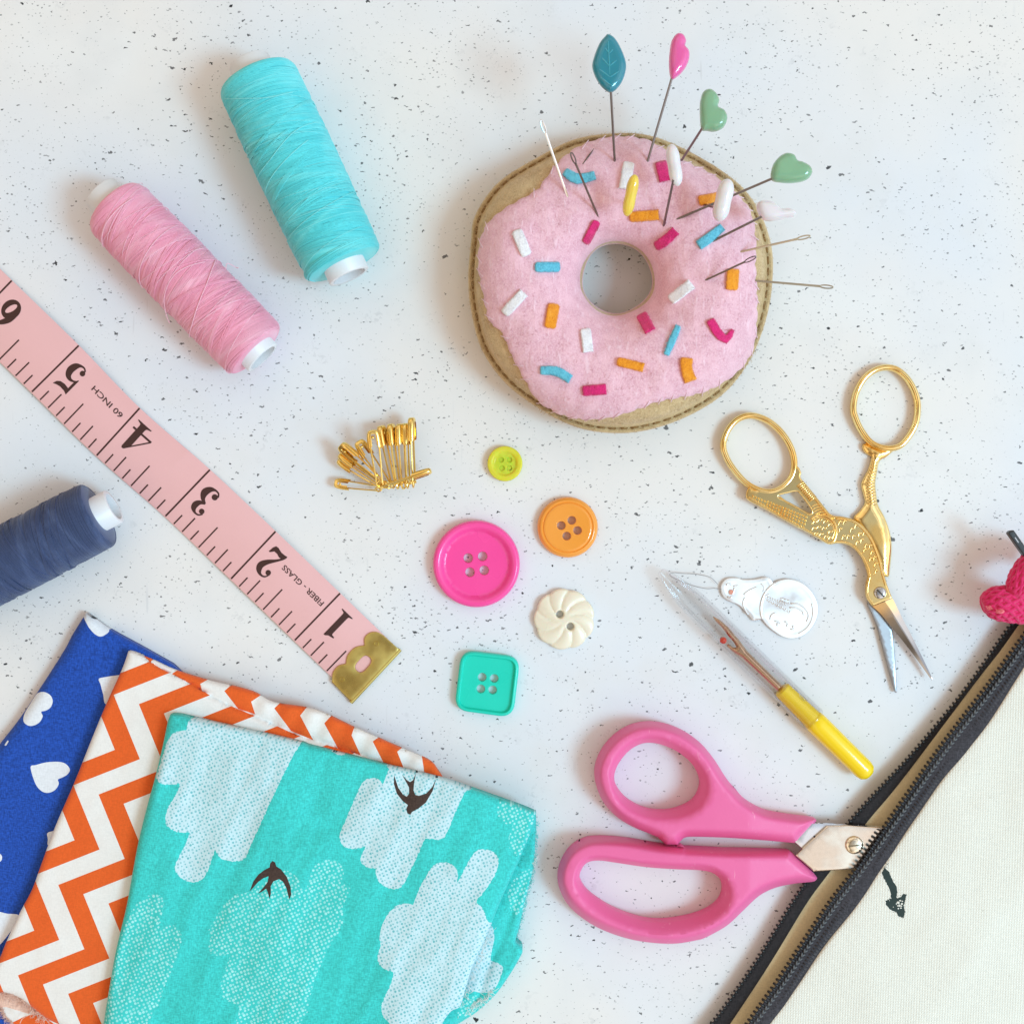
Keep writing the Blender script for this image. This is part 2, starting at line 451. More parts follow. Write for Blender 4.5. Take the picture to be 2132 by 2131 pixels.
# ================================================================== TABLE TOP
def table_mat():
    t = NT('speckled_white_table')
    big = t.noise(9, 3); mid = t.noise(55, 4)
    base = t.mix(t.ss(big, .38, .64), lin(233, 229, 226), lin(224, 227, 233)); base = t.mix(t.ss(t.noise(24, 3, vec=t.mapping(loc=(.3, .8, 0))), .5, .72, 0, .6), base, lin(234, 234, 234))
    base = t.mix(t.ss(mid, .45, .75, 0, .5), base, lin(222, 221, 221))
    warp = t.n('ShaderNodeTexNoise'); warp.inputs['Scale'].default_value = 900; warp.inputs['Detail'].default_value = 3
    t.l(t.obj, warp.inputs['Vector'])
    def specks(scale, rot, stretch, thr, rad, dens_scale, seed, lo, hi, wob=.0011):
        sub = t.n('ShaderNodeVectorMath'); sub.operation = 'SUBTRACT'; t.l(warp.outputs['Color'], sub.inputs[0]); sub.inputs[1].default_value = (.5, .5, .5)
        sc = t.n('ShaderNodeVectorMath'); sc.operation = 'SCALE'; t.l(sub.outputs[0], sc.inputs[0]); sc.inputs['Scale'].default_value = wob
        ad = t.n('ShaderNodeVectorMath'); ad.operation = 'ADD'; t.l(t.obj, ad.inputs[0]); t.l(sc.outputs[0], ad.inputs[1])
        m = t.mapping((1, stretch, 1), (0, 0, rot), (seed, seed * .7, 0), src=ad.outputs[0])
        d, c = t.vor(scale, m, 1.0, '2D')
        sp = t.n('ShaderNodeSeparateColor'); t.l(c, sp.inputs[0])
        dens = t.noise(dens_scale, 3, vec=t.mapping(loc=(seed, 3 * seed, 0)))
        k = t.math('ADD', sp.outputs[0], t.math('MULTIPLY', t.math('SUBTRACT', dens, .5), 1.5))
        r = t.math('MULTIPLY', t.ss(k, thr, 1.02, 0, 1), t.math('MULTIPLY_ADD', t.math('POWER', sp.outputs[1], 2.2), rad * 1.5, rad * .4))
        mask = t.math('SUBTRACT', 1.0, t.ss(t.math('DIVIDE', d, t.math('MAXIMUM', r, 1e-4)), .75, 1.05))
        return t.math('MULTIPLY', mask, t.math('MULTIPLY_ADD', sp.outputs[2], hi - lo, lo))
    m1 = specks(188, .85, 1.8, .72, .088, 34, .11, .75, 1.0, .0022)
    m2 = specks(370, -.4, 1.5, .61, .10, 40, .53, .4, 1.0, .0014)
    m3 = specks(640, .6, 1.5, .42, .14, 26, .31, .14, .75, .0008)
    m4 = specks(250, 1.0, 3.0, .72, .105, 30, .77, .6, 1.0, .0018)
    m = t.math('MAXIMUM', t.math('MAXIMUM', m1, m2), t.math('MAXIMUM', m3, m4))
    c = t.mix(m, base, lin(32, 34, 40))
    sm_ = t.math('MULTIPLY', t.ss(t.noise(120, 4, vec=t.mapping(loc=(.4, .9, 0))), .58, .74), t.ss(t.noise(700, 3, dist=1.0), .5, .62))
    c = t.mix(t.math('MULTIPLY', sm_, .22), c, lin(150, 152, 156))
    # hair-line scratches in the paint
    sv = t.mapping((1, .06, 1), (0, 0, .35)); s1 = t.noise(700, 1, vec=sv)
    sm = t.math('MULTIPLY', t.ss(s1, .70, .73), t.ss(t.noise(45, 2, vec=t.mapping(loc=(2, 1, 0))), .6, .7))
    c = t.mix(t.math('MULTIPLY', sm, .45), c, lin(205, 205, 208))
    t.set(Base_Color=c, Roughness=t.ss(mid, .3, .7, .38, .55), Specular_IOR_Level=.35)
    hgt = t.math('SUBTRACT', t.math('MULTIPLY', t.noise(180, 4), .6), t.math('MULTIPLY', m, .5))
    t.bump(hgt, .00010, .35)
    return t.m
TM = table_mat()
tag(mk('tabletop', [(np.array([(-600, -600, 0), (600, -600, 0), (600, 600, 0), (-600, 600, 0)]), [(0, 1, 2, 3)], 0)], TM),
    'white painted tabletop flecked with fine black speckles', None, None, 'structure')
del bpy.data.objects['tabletop']['label']

# ================================================================== THREAD SPOOLS
def thread_mat(name, col, light, dark):
    t = NT(name)
    sep = t.n('ShaderNodeSeparateXYZ'); t.l(t.obj, sep.inputs[0])
    f1 = t.noise(3000, 2); f2 = t.noise(130, 3); sx = t.n('ShaderNodeSeparateXYZ'); t.l(t.obj, sx.inputs[0]); cb = t.n('ShaderNodeCombineXYZ'); t.l(t.math('MULTIPLY_ADD', sx.outputs[1], t.ss(t.noise(90, 1, vec=t.mapping((1, .02, .02))), .47, .53, -.28, .28), sx.outputs[0]), cb.inputs[0]); f3 = t.noise(330, 3, vec=cb.outputs[0])
    c = t.mix(t.ss(f1, .3, .7, .30, 0), col, dark); c = t.mix(t.ss(f3, .36, .64, .34, 0), c, dark); c = t.mix(t.ss(f3, .50, .72, 0, .5), c, light); c = t.mix(t.ss(f2, .45, .65, 0, .3), c, light)
    t.set(Base_Color=c, Roughness=.6, Specular_IOR_Level=.3, Sheen_Weight=.35, Sheen_Roughness=.4)
    t.bump(f3, .00020, .5); return t.m
CORE = plastic('spool_plastic', lin(228, 228, 230), .35, .03)
def spool(name, A, B, dia_px, core_px, extA, extB, mats, label, lead, seed, profA=2.5, profB=1.2, strands=()):
    """A, B photo pixels of the two ends of the winding on its axis"""
    r = dia_px * S / 2; r = r * (H - r) / H
    a, b = P(*A, r), P(*B, r); ax = (b - a); Lg = np.linalg.norm(ax); ax /= Lg
    X = Vector(ax); Z = Vector((0, 0, 1)); Y = Z.cross(X)
    R = Matrix((X, Y, Z)).transposed()
    root = thing(name, (*((a + b) / 2)[:2], r), label, 'thread spool', 'thread spools', R)
    hl = Lg / 2; rs = random.Random(seed)
    prof = []
    n = 150
    for i in range(n + 1):
        x = -hl + Lg * i / n
        e = r
        da, db = x + hl, hl - x
        if da < profA: e -= (profA) * .62 * (1 - math.sqrt(max(0, 1 - (1 - da / profA) ** 2)))
        if db < profB: e -= (profB) * .75 * (1 - math.sqrt(max(0, 1 - (1 - db / profB) ** 2)))
        e -= .35 * abs(x / hl) ** 2
        prof.append((x, e))
    rc = core_px * S / 2
    prof = [(-hl, rc)] + prof + [(hl, rc)]
    def wob(x, rr, an):
        if rr < rc + .2: return np.full(len(an), rr)
        k = np.array([nz(x * .55 + 1.2 * math.sin(q) * .6, seed, 0) * .20 + nz(x * 2.6 + 1.9 * math.sin(q), seed + 5, 1) * .10 for q in an])
        return rr + k
    # the thread itself: band after band of slightly tilted turns laid over each other
    core_prof = [(x, e - .22 if e > rc + .3 else e) for x, e in prof]
    turns = [lathe(core_prof, 64)]
    px_, pe_ = np.array([p_[0] for p_ in prof[1:-1]]), np.array([p_[1] for p_ in prof[1:-1]])
    an = np.linspace(0, 2 * np.pi, 46, endpoint=False); x = -hl + .2; kb = 0
    while x < hl - .1:
        bw = rs.uniform(2.2, 7.5); tl = rs.choice((-1, 1)) * rs.uniform(.03, .24); ph = rs.uniform(-.5, .5); lay = rs.uniform(-.05, .16); over = rs.uniform(.3, 2.4)
        u = x - over
        while u < x + bw:
            xx = u + tl * r * np.sin(an + ph) + rs.uniform(-.05, .05)
            edge = np.clip(np.minimum((xx + hl), (hl - xx)) / 1.5, 0, 1)
            xx = np.clip(xx, -hl + .15, hl - .15)
            rr = np.interp(xx, px_, pe_) - .10 + lay * edge + rs.uniform(-.03, .05)
            turns.append(tube(np.stack((xx, rr * np.sin(an), rr * np.cos(an)), 1), .15 * rs.uniform(.85, 1.1), 5, closed=True))
            u += rs.uniform(.24, .33)
        x += bw; kb += 1
    for _ in range(14):      # steep crossing turns on top
        u = rs.uniform(-hl + 4, hl - 4); tl = rs.choice((-1, 1)) * rs.uniform(.22, .42); ph = rs.uniform(-.4, .4)
        for q_ in range(rs.randint(1, 5)):
            xx = np.clip(u + .3 * q_ + tl * r * np.sin(an + ph), -hl + .4, hl - .4); rr = np.interp(xx, px_, pe_) + .14
            turns.append(tube(np.stack((xx, rr * np.sin(an), rr * np.cos(an)), 1), .14, 5, closed=True))
    mk('thread_winding', turns, mats[0], root, world=False, angle=180)
    x0, x1 = -hl - extA, hl + extB
    ri = rc - 1.1
    mk('spool_core', [lathe([(x0, ri), (x0, rc - .15), (x0 + .15, rc), (x1 - .15, rc), (x1, rc - .15), (x1, ri), (x1 - .01, ri), (x0 + .01, ri), (x0, ri)], 48)], CORE, root, world=False, angle=50)
    parts = []
    for k in range(lead):
        xx = rs.uniform(-hl + 3, hl - 3); sl = rs.choice((-1, 1)) * rs.uniform(1.2, 4.6); t0, t1 = -1.75, 1.75
        q = []
        for j in range(26):
            th = t0 + (t1 - t0) * j / 25
            x = max(-hl + 1, min(hl - 1, xx + sl * (th / 1.75) + .5 * math.sin(th * 1.3 + k)))
            rr = r - .35 * abs(x / hl) ** 2 + .18 + .06 * math.sin(5 * th + k)
            q.append((x, rr * math.sin(th), rr * math.cos(th)))
        parts.append(tube(q, .075 * rs.uniform(.7, 1.4), 5))
    for q in strands:      # free strands drawn in (x from A end as fraction, angle deg, lift mm)
        w = spline(q, .12, closed=False)
        parts.append(tube([(-hl + Lg * f, (r + .2 + h) * math.sin(math.radians(th)), (r + .2 + h) * math.cos(math.radians(th))) for f, th, h in w], .115, 6))
    mk('loose_thread', parts, mats[1], root, world=False)
    return root
cyan = (thread_mat('cyan_thread', lin(104, 226, 231), lin(140, 236, 238), lin(66, 200, 210)), plastic('cyan_strand', lin(135, 228, 230), .6))
pink = (thread_mat('pink_thread', lin(247, 174, 197), lin(251, 202, 217), lin(234, 140, 170)), plastic('pink_strand', lin(246, 196, 212), .6))
navy = (thread_mat('navy_thread', lin(68, 84, 124), lin(92, 108, 146), lin(42, 54, 86)), plastic('navy_strand', lin(62, 78, 122), .6))
spool('thread_spool', (533, 160), (716, 551), 172, 86, 4.6, 3.6, cyan, 'spool of bright cyan sewing thread lying at the upper left', 16, 3,
      strands=[[(.07, -60, .1), (.13, -30, .1), (.19, 5, .1), (.20, 40, .1)], [(.47, -75, .3), (.45, -30, .1), (.38, 20, .1), (.36, 60, .1)], [(.55, -70, .2), (.50, -20, .1), (.44, 30, .1)]])
spool('thread_spool', (236, 427), (534, 731), 150, 80, 4.8, 2.6, pink, 'spool of pink sewing thread above the measuring tape', 15, 11, 3.2, 2.0,
      strands=[[(.60, -95, 1.6), (.57, -70, .5), (.53, -40, .1), (.51, 0, .1), (.55, 45, .1)], [(.73, -80, .3), (.72, -40, .1), (.66, 10, .1), (.60, 45, .1), (.56, 70, .1)],
               [(.40, -80, .1), (.36, -40, .1), (.33, 10, .1), (.32, 60, .1)], [(.13, -75, .1), (.10, -20, .1), (.10, 30, .1)], [(.62, 75, .2), (.60, 85, 1.2), (.635, 92, 2.0), (.65, 88, 2.4)]])
spool('thread_spool', (-130, 1244), (206, 1070), 148, 74, 4.0, 4.6, navy, 'spool of navy blue thread cut off by the left edge', 12, 23)

# ================================================================== TAPE MEASURE
TU = {1: (708.4, 1234.3), 2: (574.2, 1105.6), 3: (437.4, 977.3), 4: (291.2, 849), 5: (164.4, 718.8), 6: (24.9, 583.6), 7: (-112, 450), 8: (-250, 316)}
TL = {1: (612.4, 1333.8), 2: (479.7, 1206), 3: (343, 1075.8), 4: (199.9, 949.4), 5: (64.9, 817), 6: (-72, 684), 7: (-208, 552), 8: (-345, 420)}
TU[0] = (708.4 * 2 - 574.2, 1234.3 * 2 - 1105.6); TL[0] = (612.4 * 2 - 479.7, 1333.8 * 2 - 1206)
def cr(d, t):
    i = int(math.floor(t)); i = max(0, min(7, i)); f = t - i
    p = [np.array(d.get(i + k, d[max(0, min(8, i + k))]), float) for k in (-1, 0, 1, 2)]
    a, b, c, e = p
    if i == 0: a = 2 * b - c
    if i == 7: e = 2 * c - b
    return .5 * (2 * b + (c - a) * f + (2 * a - 5 * b + 4 * c - e) * f * f + (3 * b - a - 3 * c + e) * f ** 3)
def T(t, v):
    u, l = cr(TU, t), cr(TL, t); return u + (l - u) * v
#TZ
def tape_z(t): return .7 + .9 * math.sin(t * .9 + .2) ** 2
_TS = np.linspace(0, 8, 321); _TC = np.array([T(a, .5) for a in _TS])
def tz_at(x, y):
    d = (TUD[0] * (x - TUD[2]) + TUD[1] * (y - TUD[3])); return tape_z(float(np.interp(d, _TD, _TS)))
TUD = (-.7145, -.6997, 660.4, 1284.0)
_TD = (TUD[0] * (_TC[:, 0] - TUD[2]) + TUD[1] * (_TC[:, 1] - TUD[3]))
TAPE = plastic('tape_fibreglass', lin(233, 181, 181), .42, .03, bumpd=.00003, scale=2200)
EDGE = plastic('tape_edge', lin(205, 160, 120), .6)
INK = plastic('tape_ink', lin(62, 30, 26), .5, .12)
def tape_measure():
    root = thing('tape_measure', P(420, 1010, 0), 'pink measuring tape with black inch numbers and a brass end', 'tape measure')
    ts = np.linspace(.115, 8, 220); V = []; F = []
    vs = (0, .012, .5, .988, 1)
    for t in ts:
        z = tape_z(t)
        for v, dz in zip(vs, (-.12, 0, .03, 0, -.12)): V.append(P(*T(t, v), z + dz))
        for v in (1, 0): V.append(P(*T(t, v), z - .45))
    n = 7
    for i in range(len(ts) - 1):
        for k in range(n):
            l = (k + 1) % n
            F.append((i * n + k, i * n + l, (i + 1) * n + l, (i + 1) * n + k))
    mi = [1 if k in (4, 5, 6) else 0 for i in range(len(ts) - 1) for k in range(n)]
    F += [tuple(range(n))[::-1]]; mi.append(0)
    mk('tape_band', [(np.array(V), F, mi)], [TAPE, EDGE], root, angle=30)
    # printed scale
    def bar(t, v0, v1, w, n=6):
        V = [P(*T(t + s * w / 2, v0 + (v1 - v0) * k / n), tape_z(t) + .07) for k in range(n + 1) for s in (1, -1)]
        return np.array(V), [(2 * k, 2 * k + 1, 2 * k + 3, 2 * k + 2) for k in range(n)], 0
    bars = []
    for i in range(1, 9):
        bars.append(bar(i, .005, .985, .0195, 10))
    for i in range(0, 8):
        for k in range(1, 8):
            if i == 0 and k < 4: continue
            ln = {4: .42, 2: .285, 6: .285}.get(k, .185)
            bars.append(bar(i + k / 8, .985 - ln, .985, .016))
    mk('printed_scale', bars, INK, root)
    # numerals (drawn in a box one unit high)
    G = {
     '1': ([[(.06, 0), (.52, 0), (.52, .03), (.40, .065), (.385, .12), (.385, 1), (.33, 1), (.25, .93), (.06, .885), (.06, .845), (.17, .83), (.185, .78), (.185, .12), (.17, .065), (.06, .03)]], []),
     '2': ([stroke([(.05, .78), (.12, .93), (.27, .965), (.40, .88), (.45, .74), (.37, .55), (.20, .33), (.07, .13), (.04, .02)], [.04, .05, .08, .17, .2, .15, .08, .06, .05], .03, False),
            ellipse(.12, .76, .085, .085, 0, 20), [(.02, 0), (.03, .07), (.11, .17), (.2, .19), (.32, .15), (.43, .155), (.52, .27), (.56, .27), (.545, .1), (.50, 0), (.42, -.015), (.25, .03), (.12, .02)]], []),
     '3': ([stroke([(.04, .84), (.12, .95), (.25, .97), (.37, .89), (.40, .76), (.34, .63), (.2, .555)], [.04, .05, .07, .16, .19, .13, .05], .03, False), ellipse(.12, .80, .085, .085, 0, 20),
            stroke([(.2, .555), (.36, .48), (.45, .30), (.39, .12), (.26, .03), (.12, .04), (.05, .14)], [.05, .13, .22, .17, .07, .05, .05], .03, False), ellipse(.13, .2, .095, .095, 0, 20)], []),
     '4': ([[(.22, 0), (.73, 0), (.73, .03), (.60, .07), (.585, .12), (.585, .255), (.70, .255), (.70, .32), (.585, .32), (.585, .95), (.56, 1), (.5, 1), (.47, .97), (0, .31), (0, .255), (.37, .255), (.37, .12), (.345, .07), (.22, .03)]], [[(.06, .32), (.37, .32), (.37, .76)]]),
     '5': ([[(0, 1), (.12, .955), (.30, .95), (.42, .98), (.53, 1.03), (.49, .90), (.40, .82), (.25, .79), (.13, .805), (.085, .81), (.085, .54), (.03, .42), (0, .42)],
            stroke([(.02, .46), (.12, .55), (.25, .575), (.37, .51), (.43, .35), (.39, .17), (.28, .055), (.15, .03), (.06, .09)], [.03, .06, .11, .18, .22, .19, .08, .05, .05], .03, False), ellipse(.085, .18, .088, .088, 0, 20)], []),
     '6': ([ellipse(.27, .31, .27, .325, 0, 32), stroke([(.1, .36), (.12, .6), (.24, .83), (.40, .96), (.48, .95)], [.2, .19, .13, .06, .03], .03, False)], [ellipse(.285, .29, .085, .21, -.25, 24)]),
     '7': ([[(.03, 1), (.55, 1), (.55, .95), (.32, .3), (.30, 0), (.12, 0), (.14, .25), (.42, .82), (.12, .82), (.06, .70), (.03, .70)]], []),
    }
    inch = 186.5
    for d, x0, t_off, v0, hpx in (('1', 0, .32, .145, 66), ('2', 0, .30, .16, 68), ('3', 0, .295, .165, 68), ('4', 0, .345, .14, 69), ('5', 0, .285, .17, 68), ('6', 0, .31, .17, 68), ('7', 0, .3, .17, 68)):
        sol, hol = G[d]; i = int(d)
        def to_px(p): return T(i - t_off + p[0] * hpx / inch, v0 + p[1] * hpx / 139.5)
        polys = [np.array([to_px(p) for p in q]) for q in [dense(s_, .04) for s_ in sol] + [dense(h_, .04) for h_ in hol]]
        ns = len(sol)
        mk('numeral', [flat(polys, lambda x, y: tz_at(x, y) + .09, lambda ids: any(a < ns for a in ids) and not any(a >= ns for a in ids))], INK, root)
    def words(txt, t0, t1, v, hv):
        cu = bpy.data.curves.new('txt', 'FONT'); cu.body = txt; cu.resolution_u = 3; cu.offset = .012
        ob = bpy.data.objects.new('txt', cu); COL.objects.link(ob)
        dg = bpy.context.evaluated_depsgraph_get(); me = bpy.data.meshes.new_from_object(ob.evaluated_get(dg))
        V = np.array([tuple(a.co) for a in me.vertices]); F = [tuple(p.vertices) for p in me.polygons]
        bpy.data.objects.remove(ob); bpy.data.curves.remove(cu); bpy.data.meshes.remove(me)
        lo, hi = V.min(0), V.max(0); V = (V - lo) / (hi - lo + 1e-9)
        Wd = np.array([P(*T(t0 + (t1 - t0) * x, v + hv * y), tape_z(t0 + (t1 - t0) * x) + .08) for x, y, _ in V])
        out = []
        for f in F:
            a, b, c = Wd[f[0]], Wd[f[1]], Wd[f[2]]
            out.append(f if np.cross(b - a, c - a)[2] > 0 else f[::-1])
        mk('lettering', [(Wd, out, 0)], INK, root)
    words('60 INCH', 4.085, 4.55, .245, .088)
    words('FIBER - GLASS', 1.055, 1.67, .265, .085)
    # brass end
    c4 = lambda q: np.array(crop(650, 820, .3625, q))
    arc = lambda pts: spline(c4(pts), 2.5, closed=False)
    outl = np.concatenate((dense(c4([(410, 1386), (500, 1467), (220, 1765), (113, 1655)]), 4, closed=False)[:-1],
        arc([(113, 1655), (118, 1600), (150, 1560), (193, 1548)])[:-1], arc([(193, 1548), (203, 1500), (245, 1455), (300, 1442)])[:-1], arc([(300, 1442), (300, 1400), (330, 1370), (372, 1366), (410, 1386)])[:-1]))
    hc = c4([(293, 1550)])[0]; hd = np.array((-65, 72)) / math.hypot(65, 72)
    hole = np.array([hc + hd * a * 19 + np.array((-hd[1], hd[0])) * b * 11.5 for a, b in [(math.copysign(abs(math.cos(q)) ** .6, math.cos(q)), math.copysign(abs(math.sin(q)) ** .8, math.sin(q))) for q in np.linspace(0, 2 * np.pi, 28, endpoint=False)]])
    BR = metal('tape_brass', (.64, .52, .17), .36, .12, .00002)
    end = mk('brass_end', [plate(outl, lambda V, d: 1.55 + rnd(d, 2.2, .25), 1.08, [hole], 9, (1, 2.2)),
                           tube([P(*c4([(505, 1466)])[0], .95), P(*c4([(222, 1770)])[0], .95)], .62, 10)], BR, root)
    for c in ((368, 1432), (170, 1638)):
        q = P(*c4([c])[0], 1.42); a = np.linspace(0, 2 * np.pi, 20, endpoint=False)
        mk('rivet', [tube([(q[0] + .62 * math.cos(k), q[1] + .62 * math.sin(k), 1.5) for k in a], .2, 6, closed=True), ell((q[0], q[1], 1.40), (.5, .5, .12))], BR, end)
tape_measure()

# ================================================================== BUTTONS
def button(outline, holes, prof, label, mat, zb=.1, thick=3.0, step=4.5, rings=(1.2, 2.6, 4.5, 7, 10, 13, 16, 20), floor=None):
    c = np.mean(np.asarray(outline), 0); root = None
    v, f, m = plate(outline, prof, zb, holes, step, rings, zref=thick * .6)
    pr = [(v, f, m)]
    if floor: pr.append(plate(floor[0], lambda V, d: floor[1] + 0 * d, .4, step=6, zref=thick * .6))
    o = mk('button', pr, mat, loc=P(*c, 0), angle=48)
    return tag(o, label, 'button', 'loose buttons between the pincushion and the scissors')
b4 = lambda q: np.array(crop(650, 820, .3625, q))
def holes4(q, r): return [ellipse(x, y, r, r, 0, 18) for x, y in b4(q)]
HR = .45   # every hole and border edge is softened by the d-term
def soft(d, r=1.6, h=.35): return rnd(d, r, h)
# pink, wide with a heavy rim
cx, cy = b4([(943, 975)])[0]; RP = 90.7
def pz(V, d):
    q = np.hypot(V[:, 0] - cx, V[:, 1] - cy) / RP
    t = np.clip((q - .74) / .26, 0, 1)
    rim = 2.1 + 1.7 * np.sin(np.pi * np.clip(t * .82, 0, 1)) ** .8
    return np.where(q < .74, 2.1, rim) + np.where(q < .6, rnd(d, 1.6, .3), np.where(q > .93, rnd(d, 5, 1.4), 0))
button(ellipse(cx, cy, RP, RP, 0, 120), holes4([(895, 942), (978, 932), (905, 1023), (987, 1012)], 9.6), pz, 'large hot pink round button with a thick raised rim',
       plastic('pink_button_plastic', lin(252, 78, 160), .24, .05, .2, .00004, 1400), thick=3.6)
# orange, domed middle inside a grooved rim
ox, oy = b4([(1467, 765)])[0]; RO = 63.3
def oz(V, d):
    q = np.hypot(V[:, 0] - ox, V[:, 1] - oy) / RO
    z = 2.9 - 1.3 * np.clip((q - .84) / .16, 0, 1) ** 1.4 - .45 * np.exp(-((q - .815) / .028) ** 2) - .35 * np.clip(1 - q / .8, 0, 1) ** .8
    return z + np.where(q < .6, rnd(d, 1.8, .4), rnd(d, 2, .4))
button(ellipse(ox, oy, RO, RO, 0, 100), holes4([(1430, 755), (1490, 725), (1523, 783), (1461, 815)], 8.4), oz, 'shiny orange round button with a grooved rim and four holes',
       plastic('orange_button_plastic', lin(247, 160, 62), .14, .03, .5), thick=2.6, step=3.2, rings=(1, 2.2, 4, 6, 8, 10, 11, 12, 13, 14.5))
# yellow, small and translucent
yx, yy = b4([(1107, 400)])[0]; RY = 36.6
def yz(V, d):
    q = np.hypot(V[:, 0] - yx, V[:, 1] - yy) / RY
    return 2.2 - .75 * (1 - np.clip((q - .62) / .1, 0, 1)) + rnd(d, 3, .6) * (q > .6) + rnd(d, 1.2, .3) * (q <= .6)
t = NT('yellow_resin'); nn = t.noise(400, 3)
t.set(Base_Color=t.mix(nn, lin(228, 220, 48), lin(238, 234, 92)), Roughness=.22, Transmission_Weight=.15, IOR=1.3, Subsurface_Weight=.6, Subsurface_Scale=.003); t.bump(nn, .00008, .4)
button(ellipse(yx, yy, RY, RY, 0, 70), holes4([(1085, 378), (1133, 378), (1090, 426), (1133, 426)], 5.2), yz, 'small translucent yellow button with a frosted middle', t.m, thick=2, step=2.6, rings=(.8, 1.8, 3, 5, 7), floor=(ellipse(yx, yy, 17, 17, 0, 30), 1.0))
# cream, carved swirl of petals
fx, fy = b4([(1448, 1293)])[0]; RC = 64
SW = lambda x, y: math.atan2(y - fy, x - fx) * 9 + .052 * 10 * math.hypot(x - fx, y - fy) * .36
fa = np.linspace(0, 2 * np.pi, 160, endpoint=False)
fo = np.array([(fx + (RC - 4 + 4 * abs(math.sin((9 * a - .10 * 64) / 2)) ** .7) * math.cos(a), fy + (RC - 4 + 4 * abs(math.sin((9 * a - .10 * 64) / 2)) ** .7) * math.sin(a)) for a in fa])
def fz(V, d):
    r = np.hypot(V[:, 0] - fx, V[:, 1] - fy); th = np.arctan2(V[:, 1] - fy, V[:, 0] - fx)
    s = np.abs(np.sin((9 * th - .10 * r) / 2)) ** .55
    w = np.clip((r - 10) / 16, 0, 1)
    return 2.7 - 1.0 * (r / RC) ** 2.5 + (s - .8) * .55 * w + rnd(d, 4, .7)
button(fo, holes4([(1422, 1264), (1482, 1333)], 7.6), fz, 'cream flower shaped button carved with a swirl of petals', plastic('cream_button_plastic', lin(236, 226, 204), .3, .03, .2, sss=.15), thick=2.4, step=2.2, rings=(1, 2.2, 3.6))
# teal, square
sq = rounded(b4([(856, 1468), (1196, 1508), (1154, 1857), (815, 1812)]), 31, 9, 3)
def sz(V, d):
    edge = seg_dist(V, [sq]); z = 1.75 + 1.0 * (1 - np.clip((edge - 6.5) / 3.0, 0, 1))
    return z + np.where(edge < 5, rnd(edge, 5, .9), 0) + np.where(edge > 12, rnd(d, 1.6, .35), 0)
button(sq, holes4([(976, 1625), (1045, 1632), (968, 1692), (1036, 1698)], 8.6), sz, 'turquoise square button with rounded corners', plastic('teal_button_plastic', lin(24, 212, 188), .30, .04), thick=2.4, step=4, rings=(.8, 1.8, 3.2, 5, 6.5, 8, 9.5, 11.5))

# ================================================================== DOUGHNUT PINCUSHION
q1 = lambda p: crop(900, 30, .4661, p)
HC = np.array(q1([(825, 1180)])[0]); RH = 73.5
ZE, ZT = 9.5, 13.5         # seam height and rise above it
base_o = spline(q1([(160, 1170), (172, 1020), (190, 900), (290, 755), (450, 650), (640, 557), (850, 530), (1010, 552), (1200, 640), (1370, 757), (1462, 880), (1512, 1020), (1522, 1150), (1502, 1320), (1450, 1480), (1380, 1605), (1280, 1712), (1130, 1800), (960, 1857), (800, 1870), (640, 1842), (480, 1762), (330, 1650), (222, 1500), (172, 1320)]), 3)
ice_o = spline(q1([(205, 1130), (213, 1010), (250, 930), (330, 862), (420, 812), (468, 782), (505, 735), (560, 662), (640, 597), (740, 557), (850, 543), (960, 560), (1050, 610), (1130, 655), (1210, 690), (1300, 747), (1390, 830), (1432, 910), (1447, 1020), (1445, 1120), (1452, 1250), (1450, 1400), (1432, 1500), (1382, 1580), (1300, 1645), (1200, 1692), (1100, 1712), (1000, 1733), (900, 1770), (800, 1800), (680, 1810), (580, 1790), (490, 1742), (438, 1680), (400, 1610), (358, 1530), (308, 1420), (255, 1370), (228, 1260)]), 3)
def polar_r(loop, th):
    a = np.arctan2(loop[:, 1] - HC[1], loop[:, 0] - HC[0]); r = np.hypot(loop[:, 0] - HC[0], loop[:, 1] - HC[1])
    o = np.argsort(a); return np.interp(th, a[o], r[o], period=2 * np.pi)
def hole_r(th): return RH * (1 + .015 * math.sin(3 * th + 1) + .012 * math.sin(5 * th))
def prof(s): return (1 - abs(2 * s - 1) ** 2.3) ** .62 if 0 < s < 1 else 0.0
def lumps(x, y): return .9 * nz(x * .012, y * .012, 3) + .35 * nz(x * .035, y * .035, 9)
def dz(x, y):
    """height (mm) of the pink felt at a photo pixel"""
    th = math.atan2(y - HC[1], x - HC[0]); r = math.hypot(x - HC[0], y - HC[1])
    R0 = polar_r(base_o, th); rh = hole_r(th); s = min(1, max(0, (r - rh) / (R0 - rh)))
    return ZE + ZT * prof(s) + lumps(x, y) * min(1, prof(s) * 1.5) + .9
FELT_P = felt('pink_felt', lin(241, 196, 207), lin(222, 164, 180))
FELT_T = felt('tan_felt', lin(212, 184, 138), lin(180, 148, 102))
SEAMB = plastic('brown_thread', lin(142, 108, 62), .8, .25)
WTHR = plastic('pale_pink_thread', lin(238, 208, 216), .7)
FC = {'cyan': felt('cyan_felt', lin(110, 200, 222), lin(78, 168, 196)), 'white': felt('white_felt', lin(246, 244, 246), lin(226, 222, 228)),
      'magenta': felt('magenta_felt', lin(228, 40, 122), lin(190, 14, 92)), 'orange': felt('orange_felt', lin(246, 160, 36), lin(222, 128, 12))}
